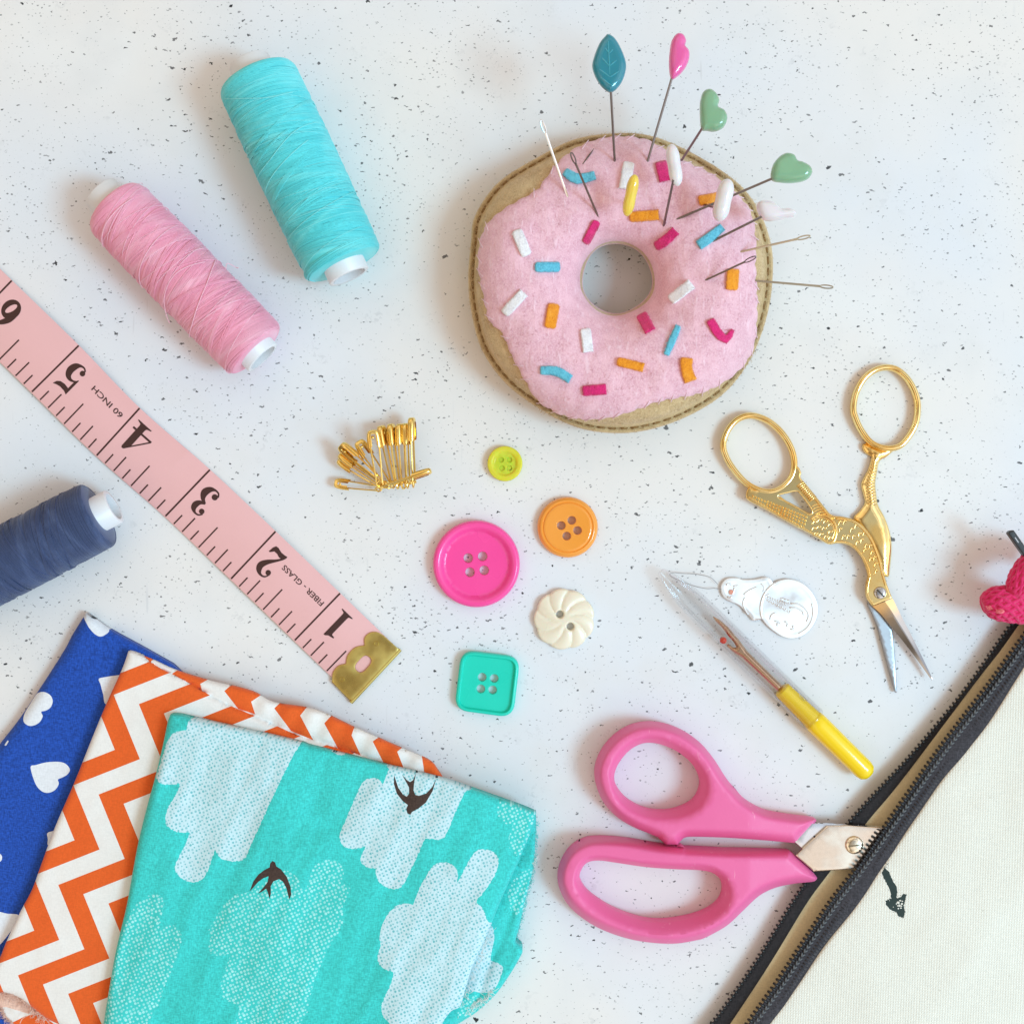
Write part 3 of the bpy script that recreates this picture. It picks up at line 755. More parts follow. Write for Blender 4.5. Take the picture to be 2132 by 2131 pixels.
def pincushion():
    root = thing('pincushion', P(*HC, 0), 'stuffed felt doughnut pincushion with pink icing and colourful sprinkles', 'pincushion')
    nth = 240; ths = np.linspace(-np.pi, np.pi, nth, endpoint=False)
    Rb = polar_r(base_o, ths); Ri = polar_r(ice_o, ths)
    # --- tan dough: closed ring of a section that is fat above and below the seam
    sec = []
    for k in range(23): s = .5 - .5 * math.cos(math.pi * k / 22); sec.append((s, 1))
    for k in range(1, 14): s = .5 + .5 * math.cos(math.pi * k / 14); sec.append((s, -1))
    V = []; F = []; m = len(sec)
    for i, th in enumerate(ths):
        rh = hole_r(th)
        for s, sg in sec:
            x, y = HC[0] + (rh + s * (Rb[i] - rh)) * math.cos(th), HC[1] + (rh + s * (Rb[i] - rh)) * math.sin(th)
            if sg > 0:
                z = ZE + (ZT - .5) * prof(s) + lumps(x, y) * min(1, prof(s) * 1.5)
                if s > .93: z = ZE + (z - ZE) * .45 - 1.5 * math.exp(-((s - .955) / .013) ** 2)
                if s >= 1: z = ZE - .4
            else: z = ZE - .4 - (ZE - .5) * prof(s) ** .8
            zu = max(z, ZE * .6)     # the underside keeps clear of the outline above it
            p = P(x, y, z if sg > 0 else ZE)
            if sg < 0: p[2] = z
            V.append(p)
    for i in range(nth):
        j = (i + 1) % nth
        for k in range(m):
            l = (k + 1) % m
            F.append((i * m + k, i * m + l, j * m + l, j * m + k))
    fu = []
    for _ in range(2600):      # fuzz on the tan felt, most of it along the rim
        th = random.uniform(-np.pi, np.pi); R0 = float(polar_r(base_o, th)); Ri0 = float(polar_r(ice_o, th)); rh = hole_r(th)
        r = random.uniform(max(Ri0 + 2, R0 * .90), R0 - .3) if random.random() < .55 else random.uniform(min(Ri0 + 2, R0 - 2), R0 - .5)
        s_ = (r - rh) / (R0 - rh); x, y = HC[0] + r * math.cos(th), HC[1] + r * math.sin(th); a = random.uniform(0, 6.28); ln = random.uniform(3, 8)
        zz = ZE + (ZT - .5) * prof(s_)
        if s_ > .93: zz = ZE + (zz - ZE) * .45
        fu.append(tube([P(x + ln * t_ * math.cos(a + .6 * t_), y + ln * t_ * math.sin(a + .6 * t_), zz - .05 + .5 * t_ * (1.2 - t_)) for t_ in (0, .5, 1)], .04, 3, caps=False))
    mk('dough', [(np.array(V), F, 0)] + fu, FELT_T, root, angle=180)
    # --- pink icing: a felt sheet over the top with a nibbled, sewn edge
    NS = 46; V = []; F = []
    ns = 58; rows = NS + 4
    for i, th in enumerate(ths):
        rh = hole_r(th); ph = th * ns + .8 * math.sin(7 * th)
        pull = .5 + .5 * math.cos(ph); Re = Ri[i] - 3.2 * pull ** 3 + 1.0 * nz(th * 9, 2)
        for k in range(rows):
            if k <= NS:
                u = k / NS; u = 1 - (1 - u) ** 1.6; r = rh - 1.5 + u * (Re - rh + 1.5); lift = .95
                e = (1 - u); lift -= .40 * pull ** 4 * max(0, 1 - e / .07)
                lift -= .35 * max(0, 1 - e / .015)
            else:
                r = Re + (.9, .2, -1.2)[k - NS - 1]; lift = (.30, .02, -.35)[k - NS - 1]
            x, y = HC[0] + r * math.cos(th), HC[1] + r * math.sin(th)
            if r < rh + .2:
                z = ZE + 1.2
            else: z = dz(x, y) - .9 + lift
            if k == 0: z = ZE - 1.5
            elif k == 1: z = max(ZE + 1.0, min(z, ZE + 4))
            V.append(P(x, y, z))
    for i in range(nth):
        j = (i + 1) % nth
        for k in range(rows - 1): F.append((i * rows + k, i * rows + k + 1, j * rows + k + 1, j * rows + k))
    fz_ = []
    for _ in range(2600):       # loose fibres standing off the felt
        th = random.uniform(-np.pi, np.pi); rh = hole_r(th); Rm = float(polar_r(ice_o, th)); r = rh + 3 + (Rm - rh - 3) * math.sqrt(random.random())
        x, y = HC[0] + r * math.cos(th), HC[1] + r * math.sin(th); a = random.uniform(0, 6.28); ln = random.uniform(3, 8); cv = random.uniform(-.7, .7)
        fz_.append(tube([P(x + ln * t_ * math.cos(a + cv * t_), y + ln * t_ * math.sin(a + cv * t_), dz(x, y) + .02 + .55 * t_ * (1.15 - t_)) for t_ in (0, .5, 1)], .035, 3, caps=False))
    mk('icing', [(np.array(V), F, 0)] + fz_, FELT_P, root, angle=180)
    # --- stitches: brown running stitch in the seam, pale whip stitches round the icing
    st = []
    nst = 84
    for k in range(nst):
        a0 = -np.pi + 2 * np.pi * (k + .12) / nst; a1 = a0 + 2 * np.pi * .58 / nst; q = []
        for u in (0, .33, .66, 1):
            th = a0 + (a1 - a0) * u; R0 = float(polar_r(base_o, th)); r = hole_r(th) + .957 * (R0 - hole_r(th))
            q.append(P(HC[0] + r * math.cos(th), HC[1] + r * math.sin(th), ZE + .9 + .75 * math.sin(math.pi * u)))
        st.append(tube(q, .36, 6))
    mk('seam_stitching', st, SEAMB, root)
    st = []
    for k in range(ns):
        th = -np.pi + 2 * np.pi * (k + .5 + .12 * math.sin(k * 5)) / ns; R0 = float(polar_r(ice_o, th)); q = []
        if random.random() < .22: continue
        for u, lf in ((-7 - 4 * random.random(), .0), (-4, .22), (-1, .2), (2, -.1), (4.5, -.8)):
            r = R0 + u; x, y = HC[0] + r * math.cos(th + .004 * u), HC[1] + r * math.sin(th + .004 * u)
            q.append(P(x, y, dz(x, y) + lf))
        st.append(tube(q, .13, 5))
    mk('edge_stitching', st, WTHR, root)
    # --- felt sprinkles
    spr = [('cyan', [(590, 700), (640, 732), (680, 730), (728, 718)], [38, 48, 44, 40]), ('white', [(880, 658), (858, 780)], 52), ('magenta', [(1020, 655), (1042, 745)], 54),
           ('orange', [(1190, 832), (1285, 815)], 46), ('orange', [(880, 905), (1013, 895)], 48), ('magenta', [(738, 922), (684, 1024)], 38), ('white', [(375, 962), (424, 1078)], 50),
           ('magenta', [(995, 1040), (1040, 1012), (1088, 965)], [44, 48, 42]), ('cyan', [(1188, 1032), (1235, 1000), (1298, 948)], [46, 46, 36]), ('cyan', [(458, 1128), (572, 1128)], 46),
           ('orange', [(1345, 1135), (1338, 1232)], 56), ('white', [(1062, 1278), (1160, 1202)], 50), ('white', [(320, 1338), (410, 1242)], 46), ('orange', [(545, 1290), (525, 1402)], 54),
           ('magenta', [(932, 1335), (975, 1415)], 52), ('cyan', [(1100, 1388), (1072, 1455), (1045, 1522)], [26, 34, 26]), ('magenta', [(1240, 1362), (1275, 1420), (1312, 1452), (1344, 1408)], [40, 42, 40, 16]),
           ('white', [(684, 1402), (697, 1508)], 48), ('orange', [(825, 1548), (945, 1578)], 42), ('orange', [(1138, 1532), (1135, 1580), (1155, 1640)], [60, 52, 58]), ('cyan', [(482, 1590), (556, 1594), (618, 1630)], [38, 44, 40]), ('magenta', [(670, 1682), (778, 1674)], 48)]
    def spr_thin(p, nl):
        k = max(1, (nl - 1) // (3 if nl < 30 else 6)); idx = sorted(set(list(range(0, nl, k)) + [nl - 1])); return [p[i] for i in idx] + [p[len(p) - 1 - i] for i in idx[::-1]]
    def spr_corner(p, nl):
        m = len(spr_thin(p, nl)) // 2; return (0, m - 1, m, 2 * m - 1)
    for cname, pts, w in spr:
        w = [w] * len(pts) if not hasattr(w, '__len__') else w
        p = np.array(q1(pts)); ww = [a * .4661 for a in w]
        # square-cut ends: keep straight sides
        d0 = p[1] - p[0]; d0 = d0 / np.linalg.norm(d0)
        poly = stroke(p, ww, 2.2, cap=False)
        nl = len(poly) // 2
        poly = rounded(spr_thin(poly, nl), [min(ww) * .5 if e_ in spr_corner(poly, nl) else 0 for e_ in range(len(spr_thin(poly, nl)))], 4, 2.2)
        poly = poly + rng.normal(0, .28, poly.shape)
        zf = lambda V_, d: np.array([dz(x, y) for x, y in V_]) + 1.15 + rnd(d, 3.5, .75)
        bf = lambda V_, d: np.array([dz(x, y) for x, y in V_]) - .3
        fib = []
        for _ in range(46):
            e_ = poly[random.randrange(len(poly))]; c_ = poly.mean(0); o_ = e_ - (e_ - c_) * random.uniform(-.03, .5); a_ = random.uniform(0, 6.28); ln = random.uniform(2.0, 4.5)
            zz = dz(*o_) + 1.1
            fib.append(tube([P(o_[0] + ln * t_ * math.cos(a_), o_[1] + ln * t_ * math.sin(a_), zz - .25 + .5 * t_) for t_ in (0, .5, 1)], .05, 3, caps=False))
        mk('sprinkle', [plate(poly, zf, bf, step=3.2, rings=(.9, 2.0, 3.4))] + fib, FC[cname], root, angle=180)
    return root
pincushion()

# ------------------------------------------------------------------ pins and needles stuck in it
STEEL = metal('pin_steel', (.27, .23, .22), .30, .12)
BRIGHT = metal('bright_steel', (.86, .86, .86), .16, .05)
def glaze(name, col, rough=.12, pearl=True):
    t = NT(name); n = t.noise(220, 3); a = tuple(c * .86 for c in col[:3]) + (1,)
    t.set(Base_Color=t.mix(n, a, col), Roughness=rough, Coat_Weight=.8, Coat_Roughness=.05, Subsurface_Weight=.3, Subsurface_Scale=.003)
    if pearl: t.set(Sheen_Weight=.3)
    t.bump(n, .00008, .3); return t.m
G_TEAL = glaze('teal_glaze', lin(0, 136, 156)); G_PINK = glaze('pink_glaze', lin(240, 96, 172)); G_GREEN = glaze('green_glaze', lin(150, 202, 162))

for m_ in (G_GREEN,):
    b_ = [n for n in m_.node_tree.nodes if n.type == 'BSDF_PRINCIPLED'][0]; b_.inputs['Transmission Weight'].default_value = .30; b_.inputs['IOR'].default_value = 1.4
G_WHITE = glaze('pearl_glaze', lin(238, 234, 236)); G_PEARL = glaze('clear_pearl_glaze', lin(250, 242, 246), .06); b_ = [n for n in G_PEARL.node_tree.nodes if n.type == 'BSDF_PRINCIPLED'][0]; b_.inputs['Transmission Weight'].default_value = .12; b_.inputs['IOR'].default_value = 1.4; G_YEL = glaze('yellow_glaze', lin(246, 214, 74)); G_LT2 = glaze('vein_highlight_glaze', lin(58, 168, 184))
def pin(label, tip, neck, zn, head, hmat, kind, zthick=3.2, grp='glass headed pins stuck in the pincushion'):
    """tip: where the shaft enters the felt; neck: where it meets the head (height zn)"""
    tip = np.array(q1([tip])[0]); neck = np.array(q1([neck])[0]); z0 = dz(*tip)
    root = thing('sewing_pin', P(*tip, z0), label, 'sewing pin', grp)
    a, b = P(*tip, z0), P(*neck, zn); d = (b - a) / np.linalg.norm(b - a)
    mk('shaft', [tube([a - d * 5, a, b + d * .8], .33, 8)], STEEL, root)
    if kind == 'plate':
        o = spline(q1(head), 1.6); 
        v, f, m = plate(o, lambda V, dd: zn + zthick * .5 * np.sqrt(np.clip(1 - (1 - np.clip(dd / 15, 0, 1)) ** 2, 0, 1)) ** .9, lambda V, dd: zn - zthick * .5 * np.sqrt(np.clip(1 - (1 - np.clip(dd / 15, 0, 1)) ** 2, 0, 1)) ** .9, step=3, rings=(.5, 1.3, 2.4, 4, 6, 8.5), zref=zn)
        h = mk('pin_head', [(v, f, m)], hmat, root, angle=180)
    else:
        p = np.array(q1(head)); a, b = P(*p[0], zn + (2 if kind == 'stand' else .6)), P(*p[1], zn - (2 if kind == 'stand' else .6)); r = zthick
        n = 22; q = []; rr = []
        for i in range(n + 1):
            u = i / n; q.append(a + (b - a) * (.5 - .5 * math.cos(math.pi * u))); w = .5 - .5 * math.cos(math.pi * u)
            rr.append(max(.02, r * (1 - abs(2 * w - 1) ** 3.2) ** .5 * (1 - .10 * math.exp(-((w - .5) / .16) ** 2))))
        h = mk('pin_head', [tube(q, rr, 18)], hmat, root, angle=180)
    return root, h
leaf = [(785, 90), (815, 108), (845, 158), (866, 220), (860, 272), (838, 318), (800, 349), (763, 330), (733, 290), (714, 236), (722, 190), (745, 133), (768, 103)]
ZL = 34.0
r_, h_ = pin('teal leaf shaped glass headed pin standing above the doughnut', (815, 655), (798, 345), ZL, leaf, G_TEAL, 'plate', 3.6)
vn = []
for a, b in (((785, 120), (797, 335)), ((790, 175), (765, 140)), ((790, 175), (815, 150)), ((790, 230), (745, 180)), ((792, 230), (838, 195)), ((793, 280), (733, 235)), ((795, 280), (850, 245)), ((796, 315), (750, 280)), ((798, 315), (840, 290))):
    pa, pb = q1([a])[0], q1([b])[0]
    vn.append(tube([P(pa[0] + (pb[0] - pa[0]) * u, pa[1] + (pb[1] - pa[1]) * u, ZL + 1.80 - .25 * u * u) for u in (0, .25, .5, .75, 1)], [.10, .17, .18, .13, .04], 6))
mk('leaf_veins', vn, G_LT2, h_);  # veins in a paler glaze: highlights of the notches put into the colour
pin('pink heart headed pin, rightmost of the two standing above the doughnut top', (962, 655), (1070, 286), 32, [(1068, 289), (1057, 240), (1058, 180), (1068, 120), (1093, 88), (1120, 92), (1134, 118), (1131, 142), (1147, 165), (1148, 200), (1130, 242), (1098, 277)], G_PINK, 'plate', 4.2)
pin('green heart headed pin at the top right edge of the doughnut', (1115, 650), (1205, 510), 31, [(1202, 512), (1195, 450), (1196, 390), (1210, 347), (1240, 335), (1268, 354), (1282, 385), (1277, 413), (1305, 430), (1318, 465), (1302, 505), (1265, 523), (1230, 520)], G_GREEN, 'plate', 4.4)
pin('green heart headed pin leaning out over the right of the doughnut', (1110, 908), (1517, 734), 33, [(1515, 737), (1518, 680), (1545, 640), (1580, 620), (1615, 628), (1630, 652), (1655, 660), (1687, 680), (1696, 710), (1672, 740), (1620, 753), (1560, 752)], G_GREEN, 'plate', 4.4)
pin('pearly white oblong headed pin over the magenta sprinkle', (1035, 940), (1075, 750), 33.5, [(1066, 580), (1096, 768)], G_WHITE, 'oblong', 1.85)
pin('pearly white oblong headed pin in front of the orange sprinkle', (1215, 850), (1290, 870), 34, [(1322, 735), (1278, 925)], G_WHITE, 'oblong', 2.3)
pin('clear pearl headed pin lying out past the right edge of the doughnut', (1255, 1012), (1462, 908), 30, [(1450, 848), (1472, 832), (1510, 835), (1540, 850), (1560, 866), (1598, 868), (1624, 884), (1616, 904), (1570, 914), (1520, 924), (1480, 916), (1456, 886)], G_PEARL, 'plate', 4.4)
pin('yellow oblong headed pin beside the white sprinkle', (900, 850), (890, 830), 33, [(906, 715), (867, 902)], G_YEL, 'stand', 1.65)
def needle(label, tip, end, ze, mat=STEEL, r=.30, eye=True, zt=None):
    tip = np.array(q1([tip])[0]); end = np.array(q1([end])[0]); z0 = dz(*tip) if zt is None else zt
    a, b = P(*tip, z0), P(*end, ze); d = (b - a) / np.linalg.norm(b - a)
    o = thing('sewing_needle', P(*tip, z0), label, 'sewing needle', 'needles stuck in the pincushion')
    L = np.linalg.norm(b - a); s = np.cross(d, (0, 0, 1)); s /= np.linalg.norm(s)
    e0 = b - d * 3.4
    parts = [tube([a - d * 4, a, e0 - d * 1.5, e0], [r, r, r, r * 1.1], 8)] if eye else [tube([a - d * 3, a, b], [r, r, r * .3], 8)]
    loop = [e0 + d * (1.7 + 1.7 * math.cos(k)) + s * (.42 * math.sin(k)) for k in np.linspace(0, 2 * np.pi, 24, endpoint=False)]
    
    if eye: parts.append(tube(loop, r * .62, 6, closed=True))
    mk('needle_shaft', parts, mat, o); return o
needle('bright silver needle sticking out at the upper left of the doughnut', (602, 808), (486, 474), 30, BRIGHT, .34)
needle('dark needle crossing the cyan sprinkle at the upper left', (735, 890), (620, 618), 36, STEEL, .30)
needle('needle tip poking out near the top left of the icing', (697, 636), (722, 600), dz(*q1([(722, 600)])[0]) + 1.2, STEEL, .28, False)
needle('long needle pointing right over the doughnut edge, topmost of three', (1380, 1060), (1688, 990), 28, metal('brassy_steel', (.62, .54, .42), .25), .30)
needle('needle leaning right above the lower orange sprinkle, middle of three', (1225, 1185), (1446, 1082), 32, STEEL, .26)
needle('thin needle sticking straight out to the right, lowest of three', (1450, 1190), (1790, 1219), 22, metal('dull_steel', (.50, .46, .38), .3), .30)

# ================================================================== SAFETY PINS
GOLD = metal('gold_plate', (1.0, .72, .24), .19, .08, .00003, 700, (.95, .60, .15, 1))
q5 = lambda p: crop(680, 850, .1242, p)
SL = 17.0
def safety_pin_proto():
    root = thing('safety_pin', (0, 0, 0), 'x', 'safety pin', 'bunch of gold safety pins')
    w = []
    # wire: back arm, coil at the origin, pin arm
    q = [(SL - 2.4, 1.35, 0), (8, 1.15, 0), (1.0, .85, 0)]
    for k in range(26):
        a = math.pi / 2 - (k / 25) * math.pi * 3.0
        q.append((.15 + 1.0 * math.cos(a) - .1, 1.0 * math.sin(a), -.42 + .84 * k / 25))
    q += [(1.0, -.85, .35), (8, -1.2, .1), (SL - 1.6, -1.42, 0)]
    w.append(tube(spline(q, .5, closed=False), .27, 7))
    mk('wire', w, GOLD, root, world=False)
    # clasp: folded sheet cap, open towards the coil
    V = []; F = []; nu, nv = 18, 24
    for i in range(nu + 1):
        u = i / nu; x = SL - 4.6 + 4.9 * math.sin(u * math.pi / 2)
        hw = 2.05 * math.sqrt(max(0.0, 1 - u ** 3.0)) + .05; th = 1.05 * math.sqrt(max(0, 1 - u ** 3.5)) + .05
        for j in range(nv):
            a = 2 * math.pi * j / nv; c, s = math.cos(a), math.sin(a)
            y = hw * math.copysign(abs(c) ** .8, c); z = th * math.copysign(abs(s) ** .7, s)
            z *= 1 - .45 * math.exp(-(y / .7) ** 2) * (1 - u)
            V.append((x - (1.1 * (1 - u) * abs(y / 2.0) ** 2), y, z))
    for i in range(nu):
        for j in range(nv):
            y_, z_ = V[i * nv + j][1], V[i * nv + j][2]
            if i < nu * .55 and abs(y_ + .15) < 1.05 - .9 * (i / nu) ** 2 and abs(z_) > .3 and -.2 < (V[i * nv + (j + 1) % nv][1] + .15) ** 2 < 1.4: continue    # the open mouth of the clasp
            F.append((i * nv + j, (i + 1) * nv + j, (i + 1) * nv + (j + 1) % nv, i * nv + (j + 1) % nv))
    mk('clasp', [(np.array(V), F, 0), ell((SL - 2.0, .25, .72), (.45, .45, .28), 10, 6), ell((SL - 2.0, .25, -.72), (.45, .45, .28), 10, 6)], GOLD, root, world=False, angle=60)
    return root
SP = safety_pin_proto()
sp_list = [  # coil (crop px), coil height, head tip, head height, roll degrees, label
    ((880, 1345), 2.2, (128, 1250), 2.6, 14, 'gold safety pin lying flat at the lower left of the bunch'),
    ((900, 1300), 3.2, (195, 850), 3.2, 35, 'gold safety pin second from the left end of the bunch'),
    ((930, 1290), 4.4, (215, 760), 5.0, 50, 'gold safety pin tucked between the two leftmost clasps'),
    ((980, 1280), 5.2, (225, 610), 7.2, -40, 'gold safety pin with a shiny clasp at the upper left of the bunch'),
    ((1040, 1290), 3.6, (525, 545), 4.0, 20, 'gold safety pin whose clasp sits behind the tall front pin'),
    ((890, 1275), 6.5, (770, 360), 10.0, 6, 'gold safety pin standing in front with both wires showing'),
    ((1110, 1280), 3.6, (910, 285), 5.0, 66, 'edge-on gold safety pin to the right of the tall front one'),
    ((1190, 1290), 3.6, (1075, 255), 5.0, 72, 'edge-on gold safety pin in the middle of the right half'),
    ((1290, 1290), 3.6, (1235, 255), 5.0, 58, 'gold safety pin with a dark hollow clasp near the right end'),
    ((1360, 1280), 3.6, (1330, 245), 4.4, 75, 'edge-on gold safety pin beside the tallest one'),
    ((1455, 1260), 4.4, (1425, 150), 6.5, 80, 'tallest upright gold safety pin at the right of the bunch'),
    ((860, 1330), 5.5, (1755, 1040), 6.4, 84, 'gold safety pin running crosswise through the coils of the others'),
]
for k, (c, zc, hd, zh, roll, lab) in enumerate(sp_list):
    if k == 0: o = SP
    else:
        o = SP.copy(); COL.objects.link(o)
        for ch in SP.children:
            d = ch.copy(); COL.objects.link(d); d.parent = o
    a, b = P(*q5([c])[0], zc), P(*q5([hd])[0], zh); X = b - a; L = np.linalg.norm(X); X = Vector(X / L)
    Y = Vector((0, 0, 1)).cross(X).normalized(); Z = X.cross(Y)
    r = math.radians(roll); Y2 = Y * math.cos(r) + Z * math.sin(r); Z2 = X.cross(Y2)
    Rm = Matrix((X, Y2, Z2)).transposed().to_4x4()
    s = L / (SL + .3)
    o.matrix_basis = Matrix.Translation(Vector(a) * .001) @ Rm @ Matrix.Diagonal((s, min(1, s * 1.05), min(1, s * 1.05), 1))
    o['label'] = lab

# ================================================================== STORK EMBROIDERY SCISSORS
GOLD2 = metal('gilt_metal', (1.0, .76, .34), .10, .06, .00006, 420, (.95, .62, .20, 1))
SILV = metal('blade_steel', (.52, .52, .53), .12, .05)
SILV2 = metal('blade_steel_dull', (.42, .43, .46), .38, .06)
s2 = lambda p: np.array(crop(1480, 740, .2486, p))
s3 = lambda p: np.array(crop(1480, 1000, .2486, p))
def ring_tube(pts, zc, w, h, n=90):
    c = spline(pts, 3); return tube(PA(c, zc), w, 14, closed=True, up=(0, 0, 1), asp=h / w)
def embroidery_scissors():
    root = thing('embroidery_scissors', P(1720, 1120, 0), 'gold stork shaped embroidery scissors lying open', 'scissors')
    ZB, ZA = 2.1, 3.9        # top of the lower and of the upper half
    # --- lower half: right ring, leg and tail
    r2 = s2([(1192, 440), (1216, 310), (1285, 190), (1375, 122), (1468, 100), (1560, 122), (1650, 204), (1712, 325), (1730, 440), (1712, 570), (1650, 685), (1570, 762), (1450, 775), (1340, 730), (1260, 630), (1212, 530)])
    mk('finger_ring', [ring_tube(r2, 1.7, .92, 1.45)], GOLD2, root, angle=180)
    leg = dense(np.concatenate((spline(s2([(1345, 735), (1275, 740), (1272, 785), (1300, 822), (1348, 850)]), 3, closed=False), spline(s2([(1345, 850), (1318, 950), (1260, 1070), (1278, 1170), (1288, 1232), (1245, 1300), (1196, 1362), (1250, 1470), (1330, 1600), (1385, 1720), (1420, 1840), (1452, 1850), (1490, 1850), (1500, 1790), (1513, 1650), (1512, 1550), (1490, 1445), (1452, 1345), (1403, 1255), (1388, 1175), (1378, 1070), (1392, 980), (1414, 885), (1470, 850), (1530, 800), (1600, 757)]), 3, closed=False), spline(s2([(1600, 757), (1540, 772), (1450, 778), (1390, 760)]), 3, closed=False))), 3)
    lz = lambda V, d: ZB + .9 * np.clip(d / 14, 0, 1) ** .7 - .9 + rnd(d, 2.5, .5)
    mk('leg_handle', [plate(leg, lz, .35, step=4, rings=(.8, 1.8, 3.2, 5, 7.5, 10.5))], GOLD2, root, angle=50)
    rib = []
    for k in range(15):
        u = k / 14; yy = 885 + (1235 - 885) * u
        xl = np.interp(yy, [850, 950, 1070, 1170, 1240], [1348, 1330, 1288, 1298, 1305]) + 4; xr = np.interp(yy, [850, 980, 1070, 1175, 1255], [1400, 1388, 1376, 1384, 1398]) - 5
        a, b = s2([(xl, yy)])[0], s2([(xr, yy + 9)])[0]
        rib.append(tube([P(*a, ZB + .02), P(*((a + b) / 2), ZB + .10), P(*b, ZB + .02)], .26, 7))
    mk('leg_ribs', rib, GOLD2, root, angle=180)
    lo = s3([(1322, 985), (1360, 1040), (1440, 1130), (1515, 1235), (1528, 1330), (1540, 1450), (1552, 1640), (1558, 1775), (1545, 1775), (1520, 1690), (1480, 1540), (1440, 1390), (1395, 1220), (1350, 1110), (1315, 1040)])
    mk('blade', [plate(dense(lo, 3), lambda V, d: 1.6 + rnd(d, 1.5, .25), .5, step=5, rings=(.7, 1.5))], SILV2, root, angle=40)
    # --- upper half: left ring, bird body, neck and beak blade
    r1 = s2([(104, 735), (150, 612), (232, 530), (345, 503), (478, 548), (590, 645), (668, 770), (698, 895), (680, 1005), (612, 1092), (520, 1138), (420, 1132), (300, 1072), (192, 955), (124, 840)])
    mk('finger_ring', [ring_tube(r1, 2.0, .92, 1.45)], GOLD2, root, angle=180)
    body = np.concatenate((spline(s2([(330, 1095), (302, 1130), (303, 1202), (400, 1258), (500, 1312), (700, 1425), (800, 1477), (900, 1532), (985, 1580), (1060, 1573), (1130, 1580), (1200, 1618), (1260, 1690), (1300, 1780), (1315, 1846)]), 3, closed=False),
        spline(s3([(1314, 800), (1298, 870), (1296, 935), (1308, 990), (1352, 1052)]), 3, closed=False), dense(s3([(1352, 1052), (1520, 985)]), 3, closed=False)[1:],
        spline(s3([(1520, 985), (1480, 880), (1452, 780), (1432, 690), (1402, 600), (1352, 482), (1282, 388), (1202, 330), (1120, 305), (1042, 298)]), 3, closed=False)[1:],
        spline(s2([(1042, 1344), (1000, 1326), (950, 1266), (880, 1178), (800, 1078), (752, 1022), (757, 985), (742, 945), (715, 925), (690, 985), (640, 1070), (570, 1122), (490, 1142), (410, 1130)]), 3, closed=False)[1:]))
    hole = spline(s2([(566, 1180), (650, 1152), (735, 1143), (790, 1215), (848, 1300), (825, 1318), (740, 1272), (650, 1222)]), 3)
    bz = lambda V, d: ZA - .55 + rnd(d, 2.2, .5)
    mk('bird_body', [plate(body, bz, 2.2, [hole], step=6, rings=(.7, 1.5, 2.4, 4))], GOLD2, root, angle=50)
    # raised outline, feather beads, scales and stripes engraved on the body
    rel = []
    def line(p, r=.32, z=ZA - .50): rel.append(tube(PA(spline(p, 3, closed=False), z), r, 7))
    line(s2([(318, 1185), (500, 1296), (700, 1408), (800, 1462), (900, 1518), (985, 1565), (1060, 1558), (1140, 1568), (1212, 1610), (1275, 1690), (1318, 1780), (1332, 1846)])); line(s3([(1332, 800), (1316, 870), (1312, 935), (1326, 985), (1365, 1040)]))
    line(s3([(1465, 880), (1436, 780), (1416, 690), (1386, 604), (1338, 490), (1270, 402), (1195, 345), (1115, 320), (1050, 318)]))
    line(s2([(1040, 1362), (990, 1342), (938, 1278), (868, 1190), (790, 1090)])); line(s2([(840, 1370), (900, 1335), (970, 1345), (1030, 1395), (1052, 1470), (1035, 1545), (1000, 1572)]), .36); line(s2([(850, 1385), (905, 1355), (965, 1365), (1015, 1408), (1032, 1470), (1015, 1540)]), .2)
    line(s2([(575, 1180), (650, 1235), (740, 1285), (825, 1330), (850, 1300), (795, 1212), (738, 1140)]), .24)
    A, B, C_, D = s2([(345, 1160)])[0], s2([(330, 1205)])[0], s2([(815, 1340)])[0], s2([(785, 1462)])[0]
    nc = 19
    for i in range(nc):
        u = (i + .5) / nc; a = A + (C_ - A) * u; b = B + (D - B) * u; m = max(2, int(1.8 + 2.4 * min(1, u * 1.8)))
        for j in range(m):
            q = a + (b - a) * ((j + .5) / m); rel.append(ell(P(*q, ZA - .52), (.33, .36, .55), 8, 6, np.array(Matrix.Rotation(math.radians(8), 3, 'Z'))))
    for i in range(10):    # upper thigh stripes
        u = i / 9; a = s2([(722 + 105 * u, 1098 + 120 * u)])[0]; b = s2([(772 + 108 * u, 1058 + 120 * u)])[0]
        rel.append(tube([P(*a, ZA - .55), P(*((a + b) / 2), ZA - .42), P(*b, ZA - .55)], .28, 6))
    for i in range(5):
        line(s2([(845 + 8 * i, 1265 + 22 * i), (885 + 12 * i, 1245 + 20 * i), (930 + 14 * i, 1262 + 16 * i)]), .18)
    for x, y in ((870, 1400), (910, 1385), (960, 1395), (1000, 1420), (865, 1450), (905, 1440), (950, 1450), (1000, 1480), (880, 1495), (925, 1500), (965, 1520), (1000, 1530)):
        line(s2([(x - 26, y + 14), (x - 4, y - 14), (x + 6, y + 2), (x + 18, y - 18)]), .2)
    for x, y in ((1080, 350), (1120, 345), (1180, 410), (1215, 380), (1085, 410), (1110, 470), (1150, 470), (1195, 470), (1245, 450), (1285, 440), (1225, 520), (1265, 500), (1300, 545), (1335, 550), (1290, 580), (1340, 655), (1372, 645), (1385, 760), (1350, 600), (1380, 700)):
        line(s3([(x - 16, y + 26), (x, y - 18), (x + 7, y + 4), (x + 16, y - 14)]), .17)
    mk('feather_relief', rel, GOLD2, root, angle=180)
    lowe = spline(s3([(1354, 1054), (1420, 1114), (1500, 1212), (1600, 1334), (1700, 1464), (1800, 1602), (1849, 1671)]), 3, closed=False)
    back = spline(s3([(1523, 988), (1600, 1143), (1700, 1334), (1800, 1538), (1857, 1657)]), 3, closed=False)
